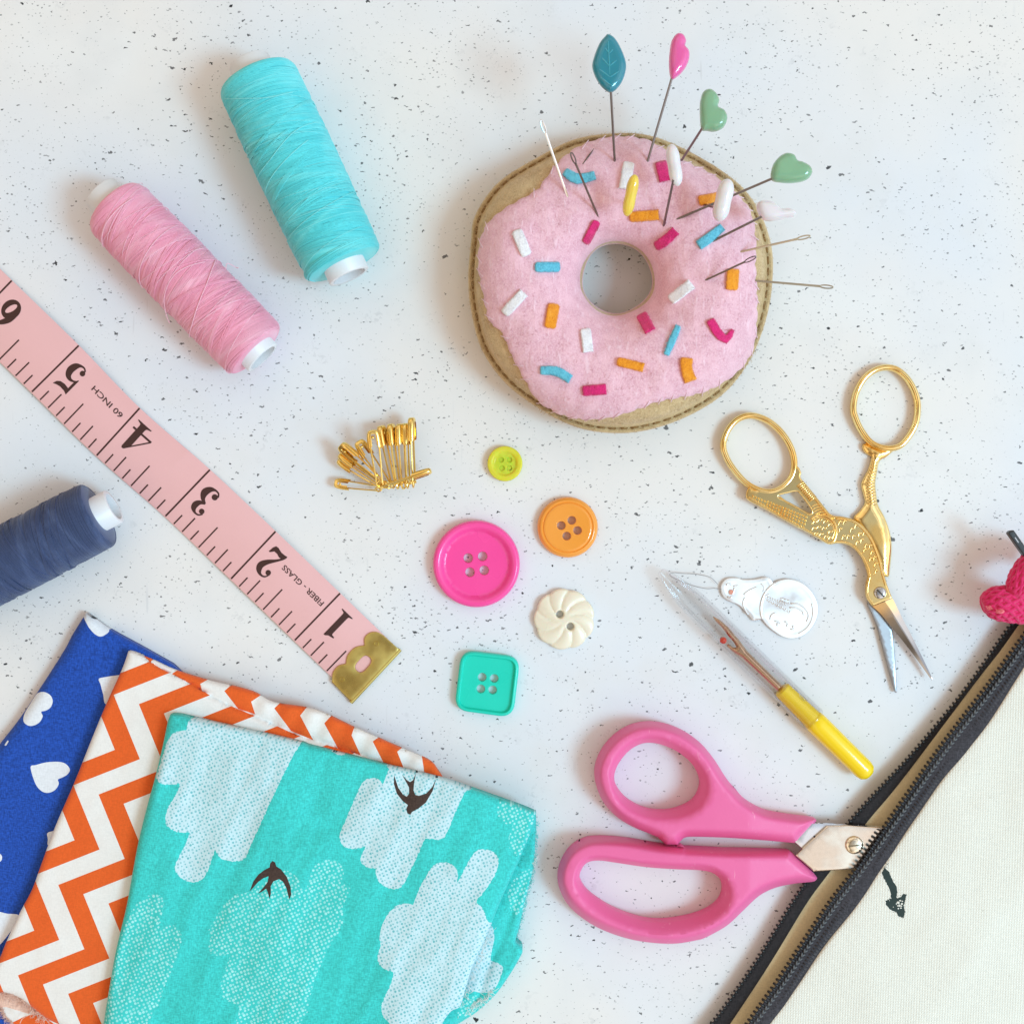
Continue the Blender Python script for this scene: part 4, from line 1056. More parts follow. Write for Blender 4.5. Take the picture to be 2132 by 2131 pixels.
    def rs_(l, m=60):
        q = np.r_[0, np.cumsum(np.linalg.norm(np.diff(l, axis=0), axis=1))]; u = np.linspace(0, q[-1], m); return np.stack((np.interp(u, q, l[:, 0]), np.interp(u, q, l[:, 1])), 1)
    lw_, bk_ = rs_(lowe), rs_(back); V = []; F = []; m = 60
    for i in range(m):
        u = i / (m - 1); hh = .50 * (1 - u) ** .6 + .08
        for f_, z_ in ((0, 2.25), (0, 2.55), (.52, 2.55 + hh), (.62, 2.55 + hh * 1.02), (1, 2.62), (1, 2.25)): V.append(P(*(lw_[i] + (bk_[i] - lw_[i]) * f_), z_))
    for i in range(m - 1):
        for k in range(6): F.append((i * 6 + k, (i + 1) * 6 + k, (i + 1) * 6 + (k + 1) % 6, i * 6 + (k + 1) % 6))
    F += [tuple(range(6)), tuple((m - 1) * 6 + k for k in range(5, -1, -1))]
    # gilding that thins out into bare steel along the blade
    bl = NT('gilded_blade_steel'); p0, p1 = P(*s3([(1440, 1020)])[0], 3), P(*s3([(1660, 1330)])[0], 3); dv_ = (p1 - p0) * .001; rc_ = np.array(root.location)
    dt = bl.n('ShaderNodeVectorMath'); dt.operation = 'DOT_PRODUCT'; bl.l(bl.obj, dt.inputs[0]); dt.inputs[1].default_value = tuple(dv_ / np.dot(dv_, dv_))
    u_ = bl.math('SUBTRACT', dt.outputs['Value'], float(np.dot(p0 * .001 - rc_, dv_) / np.dot(dv_, dv_)))
    bl.set(Base_Color=bl.mix(bl.ss(bl.math('ADD', u_, bl.math('MULTIPLY', bl.noise(300, 3), .25)), .05, .75), (.98, .66, .30, 1), (.40, .40, .41, 1)), Metallic=1.0, Roughness=.13)
    mk('blade', [(np.array(V), F, 0)], bl.m, root, angle=12)
    c = P(*s3([(1415, 940)])[0], ZA - .55)
    sc = mk('pivot_screw', [lathe([(0, .01), (0, 1.55), (.35, 1.75), (.62, 1.5), (.68, .01)], 40)], SILV, root, world=True) if False else None
    V, F, _ = lathe([(-.2, 1.78), (.28, 1.75), (.5, 1.55), (.56, .8), (.58, .02)], 40)
    V = np.stack((V[:, 1], V[:, 2], V[:, 0]), 1); F = [f[::-1] for f in F]
    sc = mk('pivot_screw', [(V + c, F, 0)], SILV, root, angle=50)
    d = np.array((.72, -.70, 0)); n = np.array((.70, .72, 0)); zz = np.array((0, 0, .60))
    mk('screw_slot', [(np.array([c + zz + d * 1.45 * a + n * .22 * b for a, b in ((-1, -1), (1, -1), (1, 1), (-1, 1))]), [(0, 1, 2, 3)], 0)], plastic('slot_shadow', lin(70, 62, 50), .6), sc)
    rr = [(c[0] + 1.95 * math.cos(a), c[1] + 1.95 * math.sin(a), ZA - .55) for a in np.linspace(0, 2 * np.pi, 40, endpoint=False)]
embroidery_scissors()

# ================================================================== NEEDLE THREADER
s4 = lambda p: np.array(crop(1340, 1140, .2072, p))
def needle_threader():
    root = thing('needle_threader', P(*s4([(1280, 600)])[0], 0), 'stamped silver needle threader with a fine wire loop', 'needle threader')
    ALU = metal('stamped_aluminium', (.90, .91, .93), .38, .03, .00005, 1500)
    o = np.concatenate((spline(s4([(1100, 735), (1040, 660), (960, 580), (870, 540), (800, 490), (774, 400), (800, 340), (850, 305), (940, 300), (1000, 318), (1120, 315), (1250, 295), (1306, 356)]), 2.5, closed=False), spline(s4([(1310, 356), (1370, 326), (1460, 313), (1560, 336), (1650, 396), (1720, 490), (1752, 600), (1735, 710), (1680, 810), (1600, 880), (1500, 911), (1400, 895), (1300, 832), (1230, 770), (1192, 716)]), 2.5, closed=False)))
    def z(V, d): return 1.0 + .07 * np.sin(V[:, 0] * .05) * np.cos(V[:, 1] * .04) + rnd(d, 1.6, .15) + .05 * np.exp(-((d - 7) / 2.2) ** 2)
    mk('threader_plate', [plate(o, z, .55, step=3.4, rings=(.8, 2, 3.5, 5.2, 7, 9))], ALU, root, angle=60)
    em = []
    def ln(p, r=.22): 
        q = spline(s4(p), 2.5, closed=False); em.append(tube(PA(q, z(q, np.full(len(q), 20)) + .10), r, 7))
    ln([(1275, 720), (1280, 690), (1300, 665), (1330, 655)]); ln([(1470, 600), (1540, 605), (1600, 640), (1608, 675)]); ln([(1480, 560), (1570, 570), (1640, 630), (1660, 690), (1640, 740)], .22)
    ln([(1690, 560), (1705, 640), (1690, 730), (1640, 810), (1560, 862)], .2); ln([(1320, 735), (1350, 740), (1375, 760)]); ln([(1345, 755), (1345, 785)]); ln([(1420, 740), (1450, 760), (1440, 790)], .22); ln([(1500, 780), (1510, 820), (1480, 815)])
    ln([(1185, 690), (1190, 560), (1215, 495), (1260, 470)], .2); ln([(1010, 470), (1060, 430), (1140, 395)]); ln([(1020, 500), (1000, 560), (1020, 620), (1050, 670)], .2); ln([(1180, 360), (1215, 400), (1200, 440)], .14)
    for k in range(9): ln([(1225 + 24 * k, 480 + 9 * k), (1235 + 24 * k, 505 + 9 * k)], .12)
    for k in range(7): ln([(1385 + 12 * k, 500 + 4 * k), (1375 + 14 * k, 535 + 4 * k)], .12)
    for k in range(6): ln([(1240 + 40 * k, 520 + 22 * k), (1262 + 40 * k, 545 + 22 * k), (1275 + 40 * k, 530 + 20 * k)], .12)
    ln([(1475 + 298 * math.cos(a_), 612 - 298 * math.sin(a_)) for a_ in np.linspace(math.radians(121), math.radians(199), 14)], .30)
    ln([(830, 375), (850, 360), (880, 365)], .24); ln([(905, 385), (950, 380)], .2); ln([(915, 400), (905, 440), (890, 470)], .22); ln([(845, 490), (865, 505), (885, 490)], .24)
    mk('embossing', em, ALU, root, angle=180)
    c = s4([(880, 445)])[0]; mk('slot_mark', [plate(ellipse(*c, 4.2, 5.2, .3, 16), lambda V, d: 1.32 + 0 * d, 1.1, step=3)], plastic('coppery_mark', lin(222, 150, 128), .4), root)
    wire = spline(s4([(745, 365), (700, 318), (655, 290), (520, 264), (400, 258), (300, 250), (262, 268), (300, 300), (420, 352), (500, 380), (555, 396), (640, 411), (712, 407), (790, 420)]), 2.5, closed=False)
    mk('wire_loop', [tube(PA(wire, .95 + .0 * wire[:, 0]), .085, 6)], metal('thin_wire', (.42, .42, .44), .3), root)
needle_threader()

# ================================================================== SEAM RIPPER
def seam_ripper():
    z = 3.95
    tip, end = s4([(170, 232)])[0], np.array((1811, 1613.5))
    a, b = P(*tip, z), P(*end, z); X = (b - a) / np.linalg.norm(b - a); L = np.linalg.norm(b - a)
    R = Matrix((Vector(X), Vector((0, 0, 1)).cross(Vector(X)), Vector((0, 0, 1)))).transposed()
    root = thing('seam_ripper', a, 'yellow handled seam ripper inside its clear plastic cap', 'seam ripper', None, R)
    def along(p): return float(np.dot(P(*p, z) - a, X))
    hs = along(s4([(1378, 1418)])[0]); ce = along(s4([(1715, 1720)])[0]); k = S * (H - z) / H
    YEL = plastic('yellow_plastic', lin(252, 216, 26), .24, .03, .3, .00001, 300)
    mk('handle', [lathe([(hs, .01), (hs, 1.9), (hs + .5, 2.45), (ce - .6, 2.75), (ce - .3, 2.8), (ce + .1, 3.05), (ce + 2, 3.12), (L - 2.6, 2.95), (L - 1.2, 2.65), (L - .3, 1.75), (L, .6), (L + .02, .01)], 40)], YEL, root, world=False, angle=40)
    # forked blade: shank, long point, short arm with its red ball
    ST = metal('ripper_steel', (.62, .42, .28), .16, .06, .00001)
    sp = lambda q: [along(s4([q])[0]), float(np.dot(P(*s4([q])[0], z) - a, np.array(R.col[1])))]
    o = np.array([sp(q) for q in [(1415, 1400), (1045, 1038), (960, 925), (850, 795), (760, 720), (690, 682), (720, 735), (800, 815), (868, 905), (915, 965), (930, 985), (890, 985), (852, 968), (838, 990), (920, 1060), (1000, 1110), (1360, 1455)]])
    # plate() works in photo space: feed it pixels, then turn into the local frame
    px = rounded(s4([(1412, 1402), (1040, 1036), (960, 925), (850, 797), (765, 722), (692, 684), (715, 728), (790, 805), (862, 902), (905, 950), (935, 1000), (900, 1000), (850, 962), (834, 985), (920, 1062), (990, 1105), (1355, 1450)]), 2.2, 3, 2)
    V, F, _ = plate(px, lambda V, d: z + .75 - .85 * np.clip(1 - d / 6, 0, 1) ** 1.3, lambda V, d: z - .5 + .3 * np.clip(1 - d / 3, 0, 1) ** 2, step=2.2, rings=(.6, 1.4, 2.4), zref=z)
    mk('forked_blade', [(V, F, 0)], ST, root, angle=75)
    bl = mk('safety_ball', [ell(P(*s4([(800, 930)])[0], z + .1), (.98, .98, .9), 20, 14)], plastic('red_ball', lin(224, 62, 40), .2, .05, .4), root, angle=180)
    # clear cap
    g = NT('clear_plastic'); g.t.nodes.remove(g.b)
    tr = g.n('ShaderNodeBsdfTransparent'); tr.inputs[0].default_value = (.968, .968, .968, 1)
    gl = g.n('ShaderNodeBsdfGlossy'); gl.inputs['Roughness'].default_value = .12; gl.inputs[0].default_value = (.95, .97, 1, 1)
    df = g.n('ShaderNodeBsdfDiffuse'); df.inputs[0].default_value = (.93, .94, .95, 1)
    lw = g.n('ShaderNodeLayerWeight'); lw.inputs['Blend'].default_value = .32
    mx = g.n('ShaderNodeMixShader'); g.l(g.ss(lw.outputs['Fresnel'], .05, 1.0, .02, .30), mx.inputs[0]); g.l(tr.outputs[0], mx.inputs[1]); g.l(gl.outputs[0], mx.inputs[2])
    m2 = g.n('ShaderNodeMixShader'); g.l(g.ss(lw.outputs['Facing'], .84, .98, .0, .85), m2.inputs[0]); g.l(mx.outputs[0], m2.inputs[1]); g.l(df.outputs[0], m2.inputs[2])
    g.l(m2.outputs[0], g.out.inputs[0])
    rc = 3.78
    outer = [(0, .9), (.35, 1.2), (1.2, 1.5), (3, 2.0), (5, 2.5), (7.5, 3.0), (10, 3.38), (13, 3.63), (16, 3.74), (19, rc)] + [(x_, rc) for x_ in np.arange(22, ce - 2, 3.0)] + [(ce - 1.2, rc), (ce - .4, rc), (ce, rc - .1), (ce, rc - .7)]
    inner = [(ce - .4, rc - .7), (20, rc - .7), (12, 2.9), (6, 2.15), (3.2, 1.25), (2.4, .01)]
    body_ = spline(outer[:-2], .35, closed=False); mk('clear_cap', [lathe([tuple(q_) for q_ in body_] + outer[-2:], 160), lathe([tuple(q_) for q_ in spline([(4.2, .7), (5.5, 1.5), (8, 2.3), (11, 2.75), (14, rc - .88), (17, rc - .82)] + [(x_, rc - .8) for x_ in np.arange(20, ce - 1, 3.0)] + [(ce, rc - .75)], .35, closed=False)], 160)], g.m, root, world=False, angle=60)
    nub = along(s4([(1608, 1465)])[0])
    mk('cap_catch', [ell((nub, 2.3, 2.4), (1.3, .55, .7), 12, 8), ell((nub - 3.2, 2.6, 2.2), (1.2, .3, .4), 12, 8)], g.m, root, world=False)
seam_ripper()

# ================================================================== PINK HANDLED SCISSORS
k1 = lambda p: np.array(crop(1150, 1480, .2589, p)); k2 = lambda p: np.array(crop(1100, 1450, .4141, p)); k3 = lambda p: np.array(crop(1500, 1620, .2646, p))
def pink_scissors():
    root = thing('craft_scissors', P(1350, 1720, 0), 'scissors with fat pink plastic handles and blades tucked into the pouch', 'scissors')
    PK = scuffed('pink_handle_plastic', lin(236, 108, 163), lin(252, 184, 208))
    ZT_ = 9.6
    j = np.concatenate
    # upper handle
    o1 = j((spline(k1([(865, 1030), (845, 1012), (760, 975), (640, 925), (520, 850), (420, 745), (360, 620), (340, 500), (360, 395), (415, 290), (510, 190), (630, 120), (760, 92), (900, 105), (1050, 160), (1195, 262), (1300, 385), (1400, 540), (1490, 648)]), 4, closed=False), spline(k2([(1024, 438), (1085, 512), (1180, 568), (1285, 592), (1400, 606), (1436, 610)]), 4, closed=False), spline(k2([(1444, 614), (1447, 626), (1420, 655), (1352, 728)]), 3, closed=False), spline(k2([(1340, 735), (1200, 722), (1000, 708), (840, 703), (790, 706), (768, 722), (752, 742)]), 4, closed=False), dense(k2([(748, 744), (692, 742)]), 4, closed=False), ))
    h1 = spline(k1([(500, 560), (510, 470), (560, 380), (640, 300), (740, 256), (860, 264), (1000, 322), (1120, 420), (1188, 540), (1186, 640), (1130, 732), (1010, 792), (890, 810), (760, 795), (640, 740), (555, 665)]), 4)
    v1 = spline(k1([(456, 540), (480, 405), (560, 295), (680, 217), (820, 196), (970, 232), (1120, 322), (1230, 450), (1280, 590), (1262, 715), (1182, 818), (1060, 880), (920, 900), (760, 880), (620, 820), (520, 725)]), 4)
    o2 = j((spline(k1([(1060, 1098), (860, 1080), (600, 1037), (380, 1022), (250, 1040), (140, 1108), (72, 1208), (42, 1330), (62, 1440), (130, 1560), (250, 1668), (400, 1755), (600, 1825), (800, 1860), (1000, 1866), (1200, 1832)]), 4, closed=False), spline(k2([(905, 1203), (1000, 1148), (1080, 1074), (1160, 1000), (1240, 960), (1330, 940), (1425, 930)]), 4, closed=False), spline(k2([(1440, 926), (1452, 914), (1445, 898), (1400, 848), (1322, 780)]), 3, closed=False), dense(k2([(1312, 775), (1000, 772), (790, 762), (768, 742)]), 4, closed=False)[:-1], spline(k2([(768, 746), (740, 752), (690, 748)]), 4, closed=False)))
    h2 = spline(k1([(220, 1340), (240, 1262), (290, 1212), (380, 1200), (520, 1218), (760, 1253), (1000, 1270), (1180, 1277), (1290, 1300), (1358, 1365), (1376, 1450), (1342, 1540), (1250, 1612), (1100, 1666), (900, 1696), (720, 1680), (520, 1610), (380, 1530), (272, 1440)]), 4)
    v2 = spline(k1([(174, 1380), (190, 1290), (245, 1200), (335, 1162), (500, 1175), (760, 1210), (1000, 1226), (1240, 1232), (1370, 1290), (1440, 1380), (1463, 1480), (1430, 1600), (1340, 1702), (1180, 1780), (960, 1816), (760, 1800), (560, 1740), (380, 1650), (242, 1535)]), 4)
    for nm, o, h, v in (('handle', o1, h1, v1), ('handle', o2, h2, v2)):
        def zt(V, d, o=o, h=h, v=v):
            do, dh, dv = seg_dist(V, [o]), seg_dist(V, [h]), seg_dist(V, [v]); inb = inside(V, v)
            # taper towards the blades
            tp = np.clip((V[:, 0] - 1560) / 160, 0, 1)
            top = ZT_ - 2.6 * tp + .25 * np.sin(V[:, 0] * .01)
            s = np.where(inb, dh / (dh + dv + 1e-6), 1.0)
            bev = -4.2 * (1 - np.clip(s, 0, 1)) ** 1.4 - .3 * np.exp(-(dv / 3.0) ** 2) * inb
            return top - (5.4 - 2.6 * tp) * (1 - np.clip(do / 19, 0, 1)) ** 2.1 + bev
        def zb(V, d, o=o, h=h):
            return .15 + 1.6 * np.clip(1 - d / 9, 0, 1) ** 2
        mk(nm, [plate(o, zt, zb, [h], step=6.5, rings=(.8, 2, 3.6, 5.6, 8, 11, 14, 17))], PK, root, angle=62)
    # blades
    b2 = np.concatenate((dense(k3([(735, 372), (750, 356), (820, 353), (840, 372), (640, 545), (585, 505)]), 4),))
    mk('blade', [plate(dense(k3([(560, 480), (700, 350), (830, 354), (1400, 384), (2300, 470), (3000, 560), (2300, 640), (1400, 640), (900, 700), (650, 560)]), 5), lambda V, d: 4.9 + 0 * d + rnd(d, 2, .2), 4.1, step=16, rings=(1, 2))], metal('back_blade_steel', (.80, .84, .92), .22, .04), root, angle=30)
    fb = dense(k3([(842, 373), (1000, 366), (1350, 392), (2300, 520), (3020, 585), (2600, 640), (1800, 690), (1300, 702), (1050, 711), (735, 730), (590, 606), (700, 500)]), 4)
    mk('blade', [plate(fb, lambda V, d: 5.9 + rnd(d, 2.5, .35) + .0 * d, 5.0, step=9, rings=(.8, 1.8, 3))], metal('front_blade_steel', (.80, .70, .60), .24, .08, .00004, 900, (.86, .74, .62, 1)), root, angle=30)
    c = P(*k3([(1052, 522)])[0], 5.9)
    V, F, _ = lathe([(-.1, 2.55), (.25, 2.5), (.55, 2.2), (.75, 1.3), (.8, .02)], 44); V = np.stack((V[:, 1], V[:, 2], V[:, 0]), 1)
    sc = mk('pivot_screw', [(V + c, [f[::-1] for f in F], 0)], metal('screw_steel', (.86, .78, .62), .16), root, angle=50)
    mk('screw_slot', [(np.array([c + np.array((0, 0, .84)) + np.array((.96, .12, 0)) * a * 1.9 + np.array((-.12, .96, 0)) * b * .2 for a, b in ((-1, -1), (1, -1), (1, 1), (-1, 1))]), [(0, 1, 2, 3)], 0)], plastic('slot_dark', lin(120, 98, 66), .5), sc)
pink_scissors()

# ================================================================== ZIPPER POUCH
def pouch():
    root = thing('zipper_pouch', P(1950, 1900, 0), 'cream canvas pouch with an open black zipper and a printed arrow', 'pouch')
    CAN = cloth('cream_canvas', lin(240, 240, 231), 3000, .1, .035, .95, .1, .00012)
    nt_ = CAN.node_tree; pb = [n for n in nt_.nodes if n.type == 'BSDF_PRINCIPLED'][0]; src = pb.inputs['Base Color'].links[0].from_socket
    tcn = nt_.nodes.new('ShaderNodeTexCoord'); vo = nt_.nodes.new('ShaderNodeTexVoronoi'); vo.inputs['Scale'].default_value = 420; nt_.links.new(tcn.outputs['Object'], vo.inputs['Vector'])
    sc_ = nt_.nodes.new('ShaderNodeSeparateColor'); nt_.links.new(vo.outputs['Color'], sc_.inputs[0]); mr = nt_.nodes.new('ShaderNodeMapRange'); mr.inputs[1].default_value = .12; mr.inputs[2].default_value = .06; nt_.links.new(vo.outputs['Distance'], mr.inputs[0])
    gt = nt_.nodes.new('ShaderNodeMath'); gt.operation = 'GREATER_THAN'; gt.inputs[1].default_value = .86; nt_.links.new(sc_.outputs[0], gt.inputs[0]); ml = nt_.nodes.new('ShaderNodeMath'); ml.operation = 'MULTIPLY'; nt_.links.new(gt.outputs[0], ml.inputs[0]); nt_.links.new(mr.outputs[0], ml.inputs[1])
    ml2 = nt_.nodes.new('ShaderNodeMath'); ml2.operation = 'MULTIPLY'; ml2.inputs[1].default_value = .30; nt_.links.new(ml.outputs[0], ml2.inputs[0]); mxn = nt_.nodes.new('ShaderNodeMix'); mxn.data_type = 'RGBA'; nt_.links.new(ml2.outputs[0], mxn.inputs[0]); nt_.links.new(src, mxn.inputs[6]); mxn.inputs[7].default_value = lin(120, 104, 78); 
    ws = []
    for rt in (.06, 1.63):
        mp_ = nt_.nodes.new('ShaderNodeMapping'); mp_.inputs['Rotation'].default_value = (0, 0, rt); nt_.links.new(tcn.outputs['Object'], mp_.inputs['Vector'])
        wv_ = nt_.nodes.new('ShaderNodeTexWave'); wv_.inputs['Scale'].default_value = 445; wv_.inputs['Distortion'].default_value = .7; wv_.inputs['Detail'].default_value = 1; wv_.inputs['Detail Scale'].default_value = 1.5; nt_.links.new(mp_.outputs[0], wv_.inputs['Vector']); ws.append(wv_.outputs['Fac'])
    wm = nt_.nodes.new('ShaderNodeMath'); wm.operation = 'MULTIPLY'; nt_.links.new(ws[0], wm.inputs[0]); nt_.links.new(ws[1], wm.inputs[1])
    wr = nt_.nodes.new('ShaderNodeMapRange'); wr.inputs[1].default_value = 0; wr.inputs[2].default_value = .8; wr.inputs[3].default_value = .11; wr.inputs[4].default_value = 0; nt_.links.new(wm.outputs[0], wr.inputs[0])
    mw_ = nt_.nodes.new('ShaderNodeMix'); mw_.data_type = 'RGBA'; nt_.links.new(wr.outputs[0], mw_.inputs[0]); nt_.links.new(mxn.outputs[2], mw_.inputs[6]); mw_.inputs[7].default_value = lin(196, 186, 160); nt_.links.new(mw_.outputs[2], pb.inputs['Base Color'])
    bp_ = nt_.nodes.new('ShaderNodeBump'); bp_.inputs['Distance'].default_value = .00012; bp_.inputs['Strength'].default_value = .8; nt_.links.new(wm.outputs[0], bp_.inputs['Height']); nt_.links.new(bp_.outputs[0], pb.inputs['Normal'])
    LIN_ = cloth('tan_lining', lin(226, 208, 168), 3200, .35, .06)
    TAPE_B = cloth('black_zip_tape', lin(44, 40, 42), 3000, .55, .3, .75, .2, .00012)
    TAPE_F = cloth('charcoal_zip_tape', lin(62, 60, 66), 3000, .55, .3, .75, .25, .00012)
    COIL = plastic('zip_coil', lin(30, 29, 30), .38, .2); CHAIN = plastic('zip_chain_stitch', lin(96, 100, 104), .55, .2)
    k6 = lambda p: np.array(crop(1500, 1050, .5598, p))
    j = np.concatenate
    A = j((k6([(1330, 130), (1240, 250), (1129, 378), (1060, 462), (900, 690), (700, 930)]), k3([(1000, 335), (640, 835), (480, 1085), (262, 1440), (2, 1812), (-140, 1990), (-300, 2210)])))       # outer edge, back tape
    B = j((k6([(1330, 180), (1240, 290), (1129, 422), (1040, 545), (950, 660)]), k3([(1430, 10), (1140, 360), (860, 735), (680, 980), (430, 1390), (270, 1640), (75, 1931), (-120, 2210)])))         # back tape / lining
    C_ = j((k6([(1330, 215), (1240, 332), (1129, 472), (1000, 650), (900, 780), (780, 940)]), k3([(1290, 352), (1040, 712), (870, 930), (640, 1270), (430, 1590), (192, 1925), (0, 2210)])))       # teeth of the front tape
    D = j((k6([(1400, 235), (1240, 450), (1129, 600), (1000, 800)]), k3([(1745, 0), (1490, 370), (1260, 700), (1060, 1000), (810, 1322), (560, 1682), (372, 1931), (170, 2210)])))                # front tape / canvas
    A, B, C_, D = (spline(q, 6, closed=False) for q in (A, B, C_, D))
    def strip(p, q, zf, n=7, m=260, mi=0):
        """sheet between two lines; zf(v, u) height"""
        def rs(l):
            s = np.r_[0, np.cumsum(np.linalg.norm(np.diff(l, axis=0), axis=1))]; u = np.linspace(0, s[-1], m); return np.stack((np.interp(u, s, l[:, 0]), np.interp(u, s, l[:, 1])), 1)
        # match the two lines by their height in the photo
        yy = np.linspace(max(p[0, 1], q[0, 1]), min(p[-1, 1], q[-1, 1]), m)
        px = np.stack((np.interp(yy, p[:, 1], p[:, 0]), yy), 1); qx = np.stack((np.interp(yy, q[:, 1], q[:, 0]), yy), 1)
        V = []; F = []
        for i in range(m):
            for k in range(n + 1):
                v = k / n; V.append(P(*(px[i] + (qx[i] - px[i]) * v), zf(v, i / m)))
        w = n + 1
        for i in range(m - 1):
            for k in range(n): F.append((i * w + k, (i + 1) * w + k, (i + 1) * w + k + 1, i * w + k + 1))
        return np.array(V), F, mi
    # back panel: lining of the far side, from under the back tape to well under the front
    far = D + np.array((160, -40)); 
    mk('lining', [strip(B - np.array((12, 0)), far, lambda v, u: 3.0 + .12 * math.sin(u * 40 + v * 3) - .3 * v)], LIN_, root, angle=180)
    mk('zipper_tape', [strip(A + np.array((5, 0)), B, lambda v, u: 3.25 + .25 * math.sin(v * 3.14) + .1 * math.sin(u * 30), 9), strip(A + np.array((5, 0)), A + np.array((5.3, 0)), lambda v, u: 3.25 - .5 * v, 1)], TAPE_B, root, angle=180)
    # front tape with its edge turned up by the scissors
    def zf_(v, u): return 7.0 + .5 * math.sin(v * 2.6) + .18 * math.sin(u * 22)
    mk('zipper_tape', [strip(C_ + np.array((8, 0)), D + np.array((10, 0)), zf_, 10), strip(C_ + np.array((8, 0)), C_ + np.array((8.3, 0)), lambda v, u: zf_(0, u) - .5 * v, 1)], TAPE_F, root, angle=180)
    rib = []
    def resample(l, d):
        s = np.r_[0, np.cumsum(np.linalg.norm(np.diff(l, axis=0), axis=1))]; u = np.arange(0, s[-1], d); p = np.stack((np.interp(u, s, l[:, 0]), np.interp(u, s, l[:, 1])), 1)
        t = np.gradient(p, axis=0); t /= np.linalg.norm(t, axis=1)[:, None]; return p, t
    def teeth(l, zt_, d, ln, r, name, sign=1):
        p, t = resample(l, d); out = []
        for q, tt in zip(p, t):
            if q[1] > 2180 or q[0] > 2180: continue
            n = np.array((-tt[1], tt[0])); n = n if n[0] > 0 else -n
            a, b = q, q + n * ln
            out.append(tube([P(*a, zt_ - .05), P(*(a + n * 1.2), zt_ + .22), P(*((a + b) / 2), zt_ + .3), P(*b, zt_ + .05)], [r * .7, r, r, r * .8], 6))
        return mk(name, out, COIL, root, angle=180)
    teeth(A, 3.3, 10.2, 9, .40, 'zipper_teeth'); teeth(C_, 7.05, 10.2, 15, .40, 'zipper_teeth')
    ch = []
    p, t = resample(C_, 10.2)
    for q, tt in zip(p, t):
        if q[1] > 2180 or q[0] > 2180: continue
        n = np.array((-tt[1], tt[0])); n = n if n[0] > 0 else -n
        for o, dd in ((15, 1), (21.5, -1)):
            a = q + n * o - tt * 3.6; b = q + n * (o + 3.5 * dd) + tt * 3.6; z = 7.32
            ch.append(tube([P(*a, z), P(*((a + b) / 2), z + .22), P(*b, z)], .27, 6))
    mk('chain_stitch', ch, CHAIN, root, angle=180)
    p, t = resample(C_, 7.5); rb = []
    for q, tt in zip(p, t):
        if q[1] > 2180 or q[0] > 2180: continue
        yy = q[1]; dx = np.interp(yy, D[:, 1], D[:, 0]) - np.interp(yy, C_[:, 1], C_[:, 0]); n = np.array((-tt[1], tt[0])); n = n if n[0] > 0 else -n
        wd = dx * abs(n[0])
        a, b = q + n * 30, q + n * (wd - 4)
        rb.append(tube([P(*a, zf_(.5, 0) - .08), P(*((a + b) / 2), zf_(.65, 0) - .02), P(*b, zf_(.9, 0) - .1)], .26, 5))
    mk('tape_ribs', rb, TAPE_F, root, angle=180)
    # front canvas, with the printed arrow
    far = np.array([(2330, 560), (2330, 2400)])
    outl = np.concatenate((dense(np.array([D[0] + (0, 0), (2330, D[0][1]), (2330, D[-1][1])]), 14, closed=False), D[::-1]))
    stem = k3([(1268, 742), (1290, 700), (1330, 735), (1352, 800), (1388, 850), (1392, 905), (1388, 940), (1420, 930), (1435, 905), (1462, 908), (1458, 950), (1440, 1000), (1452, 1040), (1440, 1098), (1405, 1085), (1380, 1050), (1340, 1035), (1298, 985), (1300, 958), (1345, 945), (1338, 890), (1310, 830), (1285, 780)])
    arr = dense(stem, 2.2) + 0; arr = arr + rng.normal(0, .55, arr.shape)
    hol = [ellipse(*c_, r, r * .8, 0, 7) for c_, r in zip(k3([(1398, 975), (1415, 960), (1428, 985), (1410, 1000), (1395, 1000), (1420, 1018), (1400, 1022), (1432, 965), (1385, 985), (1405, 985), (1424, 1002), (1330, 960), (1360, 1010)]), (3.2, 2.2, 2.6, 2.8, 1.8, 2.0, 1.8, 1.6, 1.5, 1.4, 1.6, .9, 1.0))]
    dots = [ellipse(*(arr[random.randrange(len(arr))] + rng.normal(0, 2.6, 2)), random.uniform(.4, 1.1), random.uniform(.4, .9), 0, 6) for _ in range(60)]
    dots += [ellipse(*c_, random.uniform(.4, 1.0), random.uniform(.4, .9), 0, 6) for c_ in k3([(1300 + random.uniform(-22, 22), 690 + random.uniform(-25, 10)) for _ in range(22)])]
    nh = len(hol)
    def md(ids): return 1 if (0 in ids or any(i > nh for i in ids)) and not any(1 <= i <= nh for i in ids) else 0
    def zc(V, d):
        e = seg_dist(V, [np.concatenate((D, D[::-1]))])
        z = 7.6 + 3.4 * np.clip(e / 260, 0, 1) ** .8 + rnd(e, 9, .9)
        return z + .55 * nza(V, .006, 4.0) * np.clip(e / 80, 0, 1) + .18 * nza(V, .02, 2.0)
    mk('canvas_front', [plate(outl, zc, lambda V, d: zc(V, d) - .6, step=13, rings=(1, 2.5, 5, 9), regions=[arr] + hol + dots, mats_of=md, bottom=True)], [CAN, plastic('arrow_ink', lin(40, 58, 56), .8, .25)], root, angle=180)
    # zipper pull: pink cord knotted round a black toggle
    k7 = lambda p: np.array(crop(1892, 1060, .1761, p))
    CORD = NT('pink_cord'); n1 = CORD.noise(1500, 4); 
    CORD.set(Base_Color=CORD.mix(n1, lin(196, 16, 70), lin(250, 40, 128)), Roughness=.85, Sheen_Weight=.3); CORD.bump(n1, .0003, .8)
    parts = []
